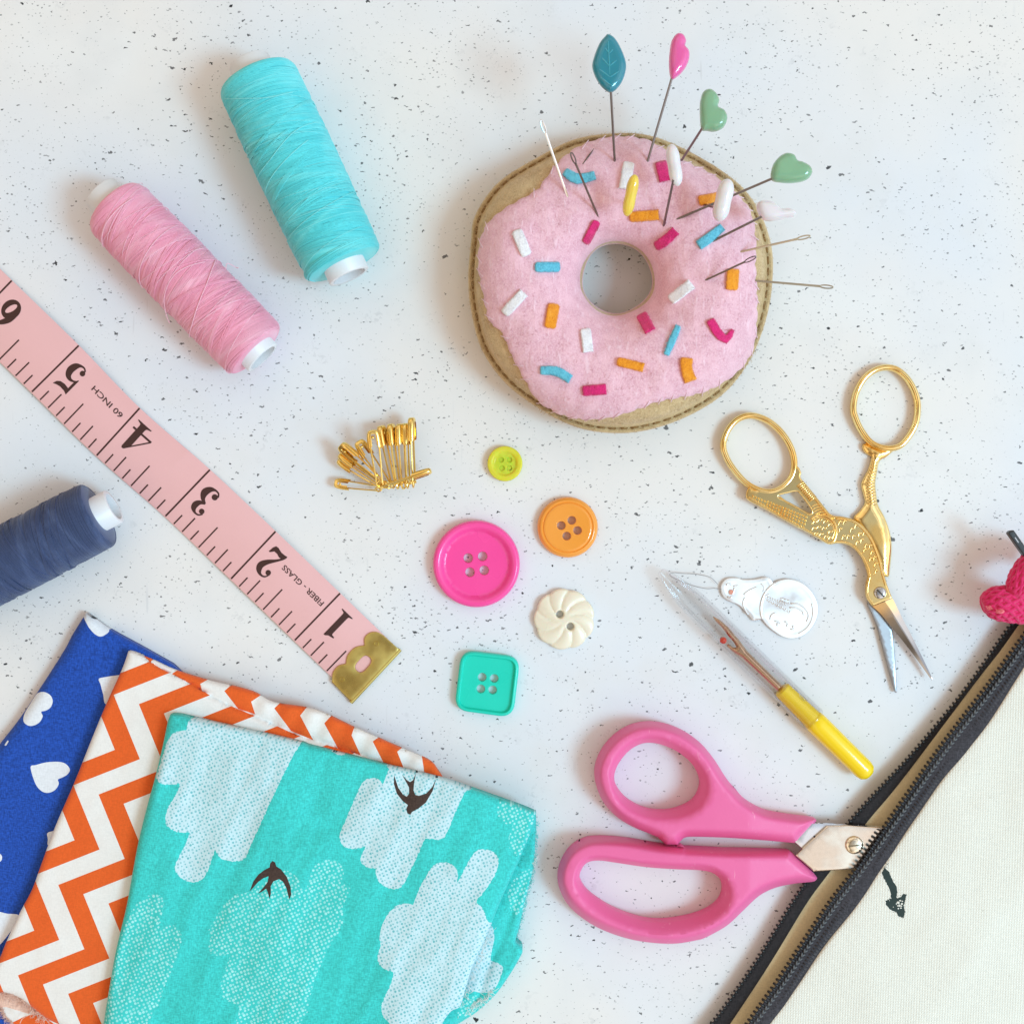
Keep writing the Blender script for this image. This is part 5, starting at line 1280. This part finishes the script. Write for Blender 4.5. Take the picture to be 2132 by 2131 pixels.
    def cord(pts, r, tw=.9):
        q = spline(pts, .35, closed=False); parts.append(tube(q, r * .86, 12))
        t = np.gradient(q, axis=0); t /= np.linalg.norm(t, axis=1)[:, None]
        for s in range(8):
            w = []
            for i in range(len(q)):
                a = i * .16 * tw + s * 2 * math.pi / 8; u = np.cross(t[i], (0, 0, 1)); u /= np.linalg.norm(u) + 1e-9; v = np.cross(u, t[i])
                w.append(q[i] + (u * math.cos(a) + v * math.sin(a)) * r * .78)
            parts.append(tube(w, r * .30, 7))
    K = lambda p, z: P(*k7([p])[0], z)
    def knob(pts, rad, turns=9, ns=13, sr=.55):
        pw = np.array([tuple(q_) + (r_,) for q_, r_ in zip(pts, rad)]); q = spline(pw, .3, closed=False); r = q[:, 3]; q = q[:, :3]
        parts.append(tube(q, r * .93, 20))
        t = np.gradient(q, axis=0); t /= np.linalg.norm(t, axis=1)[:, None]
        for sgn in (1, -1):
            for s_ in range(ns):
                w = []
                for i in range(len(q)):
                    a = sgn * i * .3 * .16 + s_ * 2 * math.pi / ns; u = np.cross(t[i], (0, 0, 1)); u /= np.linalg.norm(u) + 1e-9; v = np.cross(u, t[i])
                    w.append(q[i] + (u * math.cos(a) + v * math.sin(a)) * (r[i] * .93 + .12 * math.sin(i * .8 + s_ * math.pi + (0 if sgn > 0 else math.pi))))
                parts.append(tube(w, np.minimum(sr, r * .35), 6))
    knob([K((872, 1135), 11.2), K((890, 1130), 11.2), K((930, 1120), 11.3), K((1010, 1112), 11.4), K((1100, 1112), 11.4), K((1200, 1125), 11), K((1320, 1150), 10), K((1450, 1200), 8), K((1620, 1300), 5.5)], [.4, 1.9, 3.2, 4.4, 4.8, 4.9, 4.6, 4.0, 3.0])
    knob([K((1215, 1010), 13), K((1275, 930), 14), K((1350, 800), 14.5), K((1440, 680), 13.5), K((1560, 560), 11), K((1680, 620), 8)], [1.2, 2.8, 3.4, 3.6, 3.4, 2.6])
    frayed = [ell(K((960, 1165), 14.5), (.75, .6, .45), 10, 6), ell(K((1085, 1205), 15.6), (1.15, .7, .6), 10, 6)] + [tube([K((c0 + random.uniform(-30, 30), c1 + random.uniform(-18, 18)), zz), K((c0 + random.uniform(-60, 40), c1 + random.uniform(-30, 30)), zz + .5)], .1, 5) for c0, c1, zz in ((960, 1165, 14.7), (1085, 1205, 16.0)) for _ in range(14)]
    mk('pull_cord', parts, CORD.m, root, angle=180)
    mk('cord_ends', frayed, plastic('frayed_cord_end', lin(240, 120, 130), .9, .2, 0, .0002, 1800), root, angle=180)
    rod = rounded(k7([(1170, 285), (1182, 258), (1240, 243), (1420, 505), (1420, 640)]), 3.2, 5, 2)
    mk('pull_toggle', [plate(rod, lambda V, d: 15.0 + rnd(d, 2.5, .6), 13.2, step=3, rings=(.7, 1.6, 2.6))], plastic('black_toggle', lin(44, 44, 46), .3, .1), root)
    mk('slot_glint', [plate(rounded(k7([(1252, 335), (1262, 328), (1302, 388), (1295, 398)]), .5, 2, 2), lambda V, d: 15.08 + 0 * d, 14.9, step=3)], plastic('toggle_glint', lin(190, 190, 196), .3), root)  # pale raised strip, a glint painted onto the toggle
    # slider the cord hangs from, just past the picture edge
    c = P(2188, 1290, 4.4)
    mk('zipper_slider', [ell(c, (4.2, 5.2, 1.8), 20, 12)], metal('slider_metal', (.25, .25, .26), .3), root, angle=180)
pouch()

# ================================================================== FOLDED FABRICS
f0 = lambda p: np.array(crop(0, 1260, .3108, p)); f1 = lambda p: np.array(crop(220, 1460, .3475, p)); f2 = lambda p: np.array(crop(640, 1530, .3113, p)); f3 = lambda p: np.array(crop(0, 1760, .2174, p)); f4 = lambda p: np.array(crop(0, 1230, .5952, p))
ZBL, ZOR, ZTE = 4.8, 9.2, 14.0
def dist_line(V, line):
    l = np.asarray(line, float); return seg_dist(V, [np.concatenate((l, l[::-1]))])
def dotted(name, base, dot, spacing, rad, rot, rand=.42, halo=0.0):
    t = NT(name); m = t.mapping((1, 1, 1), (0, 0, rot)); d, c = t.vor(1000 / spacing, m, rand, '2D')
    sp = t.n('ShaderNodeSeparateColor'); t.l(c, sp.inputs[0])
    r = t.math('MULTIPLY_ADD', sp.outputs[0], rad * .5, rad * .75)
    k = t.math('SUBTRACT', 1, t.ss(t.math('DIVIDE', d, r), .7, 1.15)); k = t.math('MULTIPLY', k, t.math('MULTIPLY_ADD', sp.outputs[1], .45, .55))
    w = t.noise(2400, 2, vec=t.mapping((1, .2, 1), (0, 0, rot))); n = t.noise(70, 3)
    b = t.mix(t.ss(w, .35, .65), tuple(x * .93 for x in base[:3]) + (1,), base)
    c_ = t.mix(k, b, dot); t.set(Base_Color=c_, Roughness=.9, Specular_IOR_Level=.2, Sheen_Weight=.12); t.bump(w, .00008, .7); return t.m
BLUE = cloth('blue_cotton', lin(36, 80, 176), 3000, .5, .26); HEART = cloth('white_heart_print', lin(232, 236, 242), 2600, .5, .05)
ORG = cloth('orange_print', lin(233, 100, 40), 3400, .4, .06); WHT = cloth('white_cotton', lin(238, 234, 230), 3400, .4, .03); PALE = cloth('orange_wrong_side', lin(243, 200, 182), 2400, .4, .16)
TEAL = cloth('teal_cotton', lin(66, 207, 202), 3000, -.4, .16); BIRD = cloth('brown_bird_print', lin(74, 58, 52), 3000, -.4, .2)
CLOUD = dotted('white_cloud_print', lin(202, 231, 238), lin(108, 186, 194), 1.0, .29, -.42)
CLOUD2 = dotted('teal_cloud_print', lin(68, 207, 202), lin(172, 236, 234), 1.02, .33, -.42)

def frays(line, z0, z1, n, ln, mat_r=.05, out=None, spread=.9):
    parts = []; l = np.asarray(line, float); s = np.r_[0, np.cumsum(np.linalg.norm(np.diff(l, axis=0), axis=1))]
    for _ in range(n):
        u = random.uniform(0, s[-1]); q = np.array((np.interp(u, s, l[:, 0]), np.interp(u, s, l[:, 1]))); a = out + random.uniform(-spread, spread); L = random.uniform(.3, 1) * ln; cv = random.uniform(-1.2, 1.2); h = random.uniform(0, .6)
        z = random.uniform(z0, z1)
        parts.append(tube([P(q[0] + L * t_ * math.cos(a + cv * t_), q[1] + L * t_ * math.sin(a + cv * t_), z + h * math.sin(3 * t_)) for t_ in (-.25, 0, .35, .7, 1)], mat_r * random.uniform(.7, 1.3), 4, caps=False))
    return parts

def blue_fabric():
    root = thing('folded_fabric', P(60, 1700, 0), 'folded royal blue fabric printed with white hearts', 'fabric', 'folded fabrics')
    o = np.concatenate((spline(f0([(578, 48), (490, 188), (430, 300), (290, 520), (130, 758), (0, 925), (-250, 1250), (-420, 2100)]), 5, closed=False), spline(np.array([(-130, 1960), (-60, 2200), (400, 2250), (880, 2250), (900, 1900), (880, 1640), (640, 1520), (450, 1455), (357, 1381)]), 10, closed=False)[1:], spline(f0([(1150, 390), (940, 272), (735, 160), (640, 92)]), 5, closed=False)[1:]))
    hearts = [spline(f0(h), 2.2) for h in (
        [(556, 58), (585, 130), (612, 168), (640, 195), (672, 208), (705, 196), (732, 165), (700, 110), (640, 40), (590, 20)],
        [(240, 600), (262, 582), (300, 580), (338, 602), (353, 640), (340, 680), (310, 702), (276, 712), (286, 740), (270, 775), (240, 798), (200, 806), (170, 792), (156, 768), (165, 722), (200, 662)],
        [(205, 1082), (240, 1068), (310, 1050), (390, 1046), (440, 1060), (468, 1098), (450, 1132), (415, 1152), (388, 1165), (394, 1192), (375, 1228), (340, 1250), (300, 1252), (262, 1228), (232, 1180)],
        [(662, 492), (700, 480), (800, 466), (860, 470), (830, 560), (715, 660), (690, 590), (674, 530)],
        [(316, 1526), (345, 1512), (420, 1500), (400, 1560), (325, 1606), (320, 1560)],
        [(-40, 1650), (-10, 1656), (10, 1672), (14, 1690), (4, 1712), (-40, 1735)],
        [(30, 935), (52, 902), (58, 908), (40, 938)])]
    hearts.append(spline(f3([(-80, 655), (80, 650), (178, 664), (150, 730), (115, 800), (40, 900), (-10, 950), (-90, 980)]), 2.2))
    def z(V, d): return ZBL + rnd(d, 22, 2.6) + .35 * nza(V, .008, 7) * np.clip(d / 20, 0, 1)
    mk('blue_cloth', [plate(o, z, .1, step=9, rings=(1, 3, 6, 10, 15, 21), regions=hearts, mats_of=lambda ids: 1 if ids else 0)], [BLUE, HEART], root, angle=180)

CREASE = np.array([(262, 1352), (290, 1362), (309.5, 1376), (345, 1397), (381, 1414.5), (420, 1437), (458, 1459), (497, 1476), (536, 1492), (575, 1510), (613, 1527.6), (680, 1550), (744, 1569), (900, 1640), (960, 1700)])
def orange_fabric():
    root = thing('folded_fabric', P(300, 1850, 4.8), 'folded orange and white chevron fabric in the middle of the stack', 'fabric', 'folded fabrics')
    top = spline(np.array([(270.8, 1355.5), (310, 1369), (363, 1393), (437, 1416), (490, 1428), (530, 1440), (571, 1461), (655, 1476), (738, 1513), (790, 1536), (838, 1557), (893, 1581), (912, 1602), (925.5, 1624)]), 4, closed=False)
    left = spline(np.concatenate((f0([(860, 305), (820, 420), (720, 640), (620, 880), (500, 1180), (370, 1480), (270, 1750), (215, 1900)]), f3([(190, 640), (60, 920), (0, 1070), (-90, 1260), (-40, 1380)]))), 4, closed=False)
    bl = spline(f3([(-40, 1395), (90, 1416), (170, 1446), (240, 1492), (300, 1540), (372, 1600), (440, 1650), (560, 1707), (760, 1800)]), 4, closed=False)
    o = np.concatenate((left[:-1], bl, np.array([(400, 2210), (720, 2210), (880, 1900), (960, 1700)]), top[::-1][:-1]))
    o = dense(o, 7)
    bands = []
    Lc = np.array((930., 660.)); off = np.array((168., 62.)); s1 = np.array((175., 430.)); pd = np.array((-270., 605.))
    def bound(k):
        q = []
        for n in range(-4, 5): q += [Lc + (k - 2) * off + n * pd, Lc + (k - 2) * off + n * pd + s1]
        return q
    for j in range(-12, 18, 2):
        q = bound(j) + bound(j + 1)[::-1]; bands.append(dense(f0(q), 9))
    strip_reg = dense(np.concatenate((CREASE, np.array([(1000, 1600), (950, 1500), (600, 1380), (300, 1300), (240, 1330)]))), 7)
    pcs = [dense(np.array(p), 5) for p in ([(272, 1350), (321, 1366), (312, 1381), (290, 1371)], [(358, 1402), (376, 1390), (440, 1410), (417, 1423), (421, 1440), (391, 1426)], [(485, 1422), (548, 1443), (523, 1460), (531, 1486), (496, 1475), (467, 1438)],
        [(588, 1458), (640, 1470), (625, 1489), (652, 1540), (606, 1521), (571, 1474)], [(689, 1490), (740, 1506), (732, 1530), (752, 1574), (705, 1560), (675, 1505)], [(792, 1531), (842, 1552), (827, 1564), (846, 1612), (799, 1588), (776, 1543)], [(878, 1572), (896, 1575), (932, 1626), (900, 1650), (884, 1612)])]
    nb = len(bands)
    def mof(ids):
        if 0 in ids: return 1 if any(i > nb for i in ids) else 0
        return 1 if any(1 <= i <= nb for i in ids) else 0
    def z(V, d):
        dc = dist_line(V, CREASE); st = inside(V, strip_reg); w = nza(V, .010, 11)
        main = ZOR + rnd(d, 16, 2.0) - rnd(dc, 9, -1.0) * -1 * 0
        main = ZOR + rnd(np.minimum(d, dc * 1.0), 13, 1.6)
        low = ZOR - 1.1 - .9 * np.exp(-(dc / 4.0) ** 2) + rnd(d, 14, 2.2) + .35 * np.sin(V[:, 0] * .12 + V[:, 1] * .05) * np.clip(d / 8, 0, 1) * (V[:, 0] > 520)
        return np.where(st, low, main) + (.55 * w + .18 * nza(V, .035, 3)) * np.clip(d / 25, 0, 1) - .4 * np.exp(-((V[:, 0] * .93 + V[:, 1] * .36 - 700) / 30.0) ** 2) * np.clip(d / 25, 0, 1)
    mk('chevron_cloth', [plate(o, z, 5.2, step=9, rings=(1, 2.6, 5, 8, 12, 16), regions=[strip_reg] + bands + pcs, mats_of=mof, free=None)], [WHT, ORG], root, angle=180)
    # the cut corner: lower layer with its wrong side turned up, and loose threads
    lo = dense(f3([(-120, 1290), (60, 1350), (400, 1560), (600, 1720), (760, 1860), (480, 1900), (120, 1707), (60, 1640), (0, 1560), (-120, 1520)]), 6)
    low_or = [dense(f3([(120, 1690), (240, 1630), (340, 1600), (430, 1640), (540, 1720), (500, 1900), (120, 1900)]), 5)]; pale = [dense(f3([(-120, 1300), (100, 1330), (330, 1560), (270, 1606), (60, 1542), (-120, 1560)]), 5)]
    mk('cut_corner', [plate(lo, lambda V, d: 6.3 + rnd(d, 3, .5) + .5 * nza(V, .05, 2), 5.2, step=7, rings=(1, 3, 6), regions=low_or + pale, mats_of=lambda ids: 2 if 1 in ids else (1 if 0 in ids else 0))], [WHT, ORG, PALE], root, angle=180)
    mk('frayed_threads', frays(f3([(-20, 1400), (90, 1418), (240, 1492), (372, 1600), (440, 1650)]), 6.4, 8.6, 190, 20, .05, 1.9, 1.1) + frays(f3([(0, 1520), (60, 1640), (130, 1700)]), 5.4, 6.8, 120, 13, .045, 2.4, 1.1)
       + [tube(PA(spline(f3([(190, 1700), (220, 1650), (300, 1610), (390, 1580), (330, 1560)]), 3, closed=False), 8.3), .10, 6)], PALE, root, angle=180)

FOLD = f2([(1530, 520), (1495, 640), (1430, 800), (1340, 1000), (1270, 1160), (1225, 1275), (1170, 1400), (1100, 1555), (1060, 1690), (1020, 1810), (960, 1845), (900, 1931), (840, 2080), (760, 2180)])
def teal_fabric():
    root = thing('folded_fabric', P(650, 1900, 9.2), 'folded teal fabric with white clouds and dark swallows on top of the stack', 'fabric', 'folded fabrics')
    left = np.concatenate((f1([(390, 74), (372, 120), (345, 250), (300, 440), (245, 640), (190, 870), (130, 1200), (95, 1350), (60, 1500), (28, 1680), (0, 1850), (-30, 2050), (-50, 2200)]),))
    topl = np.concatenate((f1([(390, 74), (440, 76), (520, 95), (800, 158), (1155, 240)]), f2([(0, 65), (120, 95), (300, 140), (560, 208), (740, 250), (930, 300), (1120, 368), (1290, 430), (1420, 476), (1530, 520)])))
    o = np.concatenate((spline(left, 6, closed=False), np.array([(560, 2230)]), spline(FOLD, 6, closed=False)[::-1], spline(topl, 6, closed=False)[::-1][1:-1]))
    o = dense(o, 8)
    c1 = [(520, 98), (560, 60), (1140, 200), (1175, 235), (1130, 310), (1050, 470), (960, 660), (870, 860), (842, 925), (815, 950), (775, 956), (730, 952), (695, 940), (668, 912), (657, 888), (640, 930), (622, 985), (600, 1035), (572, 1068), (525, 1081), (475, 1068), (440, 1045), (415, 1008), (420, 975), (440, 925), (470, 870), (498, 800), (502, 784), (470, 786), (430, 780), (390, 762), (364, 735), (357, 706), (372, 640), (400, 590), (432, 535), (442, 490), (410, 496), (350, 496), (318, 482), (303, 448), (318, 400), (340, 330), (360, 265), (385, 210), (415, 185), (455, 172), (484, 168), (492, 125)]
    c2 = [(560, 190), (1075, 335), (1050, 385), (1000, 490), (960, 590), (930, 655), (910, 685), (870, 698), (820, 692), (790, 690), (770, 725), (730, 820), (690, 900), (655, 975), (620, 1018), (580, 1028), (530, 1016), (490, 990), (465, 950), (457, 905), (465, 888), (420, 888), (380, 872), (355, 838), (362, 800), (385, 755), (388, 742), (340, 755), (285, 757), (240, 738), (217, 700), (220, 650), (255, 570), (300, 460), (345, 360), (372, 312), (410, 288), (455, 288), (490, 305), (503, 328), (520, 290), (545, 225)]
    c3 = [(470, 1475), (490, 1400), (482, 1350), (500, 1270), (540, 1195), (590, 1145), (640, 1124), (690, 1130), (708, 1128), (730, 1070), (770, 985), (820, 900), (855, 862), (905, 850), (955, 858), (990, 885), (1006, 925), (1002, 990), (1025, 945), (1065, 870), (1105, 800), (1140, 770), (1180, 762), (1235, 775), (1268, 808), (1277, 850), (1262, 915), (1220, 990), (1170, 1060), (1130, 1112), (1165, 1150), (1190, 1195), (1205, 1240), (1260, 1290), (1200, 1500), (1060, 1870), (960, 1870), (890, 1990), (600, 1990), (545, 1920), (508, 1880), (494, 1820), (512, 1760), (545, 1690), (570, 1625), (578, 1590), (560, 1578), (515, 1560), (478, 1525)]
    c4 = [(459, 1894), (470, 1880), (491, 1862), (522, 1855), (545, 1838), (567, 1828), (583, 1816), (599, 1811), (612, 1820), (623, 1832), (637, 1852), (642, 1828), (651, 1808), (666, 1794), (682, 1789), (702, 1792), (716, 1808), (713, 1836), (729, 1848), (722, 1868), (714, 1884), (713, 1925), (700, 1948), (687, 1967), (672, 2000), (658, 2030), (646, 2072), (640, 2106), (622, 2140), (600, 2190), (500, 2190), (491, 2135), (498, 2099), (484, 2086), (467, 2080), (460, 2051), (467, 2023), (477, 1987), (456, 1989), (436, 1980), (438, 1953), (437, 1930)]
    c5 = [(232, 1185), (262, 1158), (315, 1154), (346, 1185), (345, 1240), (330, 1300), (318, 1375), (345, 1350), (395, 1340), (438, 1362), (457, 1420), (440, 1480), (425, 1540), (395, 1610), (350, 1710), (320, 1800), (275, 1900), (240, 2020), (-60, 2060), (-30, 1900), (10, 1760), (40, 1620), (75, 1480), (95, 1400), (115, 1340), (150, 1270), (180, 1215)]
    c6 = [(1285, 440), (1300, 400), (1560, 490), (1540, 560), (1480, 690), (1430, 800), (1385, 795), (1350, 745), (1345, 690), (1372, 605), (1330, 590), (1290, 555), (1268, 500)]
    whites = [spline(f1(c1), 2.5), spline(f2(c2), 2.5), spline(f2(c3), 2.5), spline(f2([(140, 90), (160, 108), (185, 122), (215, 132), (250, 130), (290, 125), (280, 90), (200, 60)]), 2.5)]
    soft_ = [spline(np.array(c4, float), 2.5), spline(f1(c5), 2.5), spline(f2(c6), 2.5)]
    b1 = [(1000, 953), (985, 968), (982, 992), (950, 1008), (915, 1035), (885, 1075), (862, 1135), (880, 1118), (915, 1078), (945, 1057), (976, 1045), (970, 1080), (945, 1112), (911, 1150), (935, 1138), (962, 1120), (972, 1145), (982, 1182), (990, 1150), (989, 1105), (1005, 1076), (1040, 1062), (1062, 1078), (1082, 1115), (1100, 1185), (1112, 1155), (1108, 1110), (1086, 1050), (1052, 1005), (1022, 985), (1016, 963)]
    b2 = [(580, 266), (578, 325), (598, 390), (638, 440), (672, 466), (660, 492), (668, 520), (688, 532), (700, 512), (742, 490), (792, 450), (838, 372), (862, 288), (835, 345), (795, 388), (745, 404), (722, 398), (710, 368), (714, 318), (727, 252), (706, 300), (686, 312), (664, 298), (633, 263), (658, 308), (680, 350), (680, 390), (664, 410), (638, 394), (608, 350)]
    birds = [dense(f1(b1), 2), dense(f2(b2), 2)]
    whites = [w_ + rng.normal(0, .55, w_.shape) for w_ in whites]; soft_ = [w_ + rng.normal(0, .8, w_.shape) for w_ in soft_]
    regs = whites + soft_ + birds
    def mof(ids):
        if ids & {7, 8}: return 3
        if ids & {0, 1, 2, 3}: return 1
        if ids & {4, 5, 6}: return 2
        return 0
    dent = f2([(90, 600), (160, 560), (230, 555)])
    def z(V, d):
        R_ = np.stack((V[:, 0] * .91 + V[:, 1] * .42, -V[:, 0] * .42 + V[:, 1] * .91), 1)
        w = 1.3 * nza(V, .006, 21) + .75 * nza(R_ * np.array((1.0, .25)), .022, 5) + .28 * nza(R_ * np.array((1.0, .22)), .06, 8) + .22 * nza(R_ * np.array((.3, 1.0)), .035, 12)
        x, y = V[:, 0], V[:, 1]
        w -= .8 * np.exp(-((x - 690) / 28) ** 2 - ((y - 1716) / 16) ** 2) + .35 * np.exp(-((x - 665) / 22) ** 2 - ((y - 1722) / 26) ** 2) - .25 * np.exp(-((x - 720) / 30) ** 2 - ((y - 1690) / 22) ** 2)
        w += .25 * np.exp(-(((x - 480) * .93 + (y - 1900) * .36) / 22) ** 2) - .22 * np.exp(-(((x - 420) * .93 + (y - 1990) * .36) / 18) ** 2) + .2 * np.exp(-((y + .2 * x - 1890) / 18) ** 2)
        w -= .35 * np.exp(-(((x - 945) * .9 + (y - 1960) * .42) / 20) ** 2) * (y > 1900)
        return ZTE + rnd(d, 15, 2.0) + w * np.clip(d / 18, 0, 1) - 2.2 * np.clip((x - 900) / 230, 0, 1) ** 2
    mk('cloud_cloth', [plate(o, z, lambda V, d: 9.6 - 3.0 * np.clip((V[:, 0] - 900) / 200, 0, 1), step=8.5, rings=(1, 2.6, 5, 8, 12), regions=regs, mats_of=mof)], [TEAL, CLOUD, CLOUD2, BIRD], root, angle=180)
    # lower layers past the folded edge, raw edged
    lay = np.concatenate((np.array([(1100, 1700), (1113, 1700)]), spline(f2([(1530, 545), (1528, 650), (1512, 880), (1462, 1090), (1420, 1270), (1392, 1375), (1408, 1405), (1440, 1440), (1402, 1520), (1340, 1620), (1252, 1740), (1130, 1850), (1000, 1935), (900, 2010), (760, 2160)]), 5, closed=False), np.array([(800, 2190), (850, 2110), (930, 2060), (960, 1990), (1000, 1900), (1040, 1830), (1080, 1760)])))
    lw = [spline(f2(c), 2.5) for c in ([(1225, 1275), (1250, 1340), (1238, 1420), (1225, 1490), (1240, 1512), (1275, 1522), (1308, 1555), (1290, 1620), (1262, 1680), (1225, 1712), (1170, 1722), (1120, 1712), (1060, 1700), (1080, 1580), (1150, 1400)],)]
    ls = [spline(f2(c), 2.5) for c in ([(1360, 1000), (1400, 940), (1470, 900), (1530, 900), (1520, 1000), (1480, 1080), (1440, 1170), (1390, 1200), (1355, 1150), (1340, 1060)], [(1060, 1760), (1130, 1740), (1180, 1770), (1150, 1820), (1060, 1880), (1000, 1850)])]
    def zl(V, d): return 7.8 + rnd(d, 9, 2.0) + .9 * np.sin(V[:, 1] * .035 + V[:, 0] * .01) * np.clip(d / 14, 0, 1) + .5 * nza(V, .03, 3) - .9 * np.exp(-(dist_line(V, FOLD + np.array((30, 10))) / 7) ** 2)
    mk('lower_layers', [plate(dense(lay, 5), zl, .3, step=7, rings=(1, 3, 6, 9), regions=lw + ls, mats_of=lambda ids: 1 if 0 in ids else (2 if ids else 0))], [TEAL, CLOUD, CLOUD2], root, angle=180)
    mk('frayed_threads', frays(lay[2:60], 2.0, 6.5, 170, 9, .045, .2, 1.0) + frays(f2([(1530, 600), (1470, 760), (1430, 830), (1350, 1010)]), 9.5, 10.6, 60, 16, .05, .6, 1.0), TEAL, root, angle=180)
    mk('pale_threads', frays(f2([(1225, 1290), (1120, 1560), (1060, 1720), (1010, 1830)]), 9.0, 9.8, 55, 18, .05, .9, .9) + frays(f2([(1020, 1835), (1100, 1800), (1170, 1760), (1230, 1700)]), 7.6, 8.6, 80, 22, .05, 1.2, 1.2) + frays(f2([(1500, 860), (1525, 820)]), 5, 7, 14, 14, .045, .3, .8), WHT, root, angle=180)
blue_fabric(); orange_fabric(); teal_fabric()
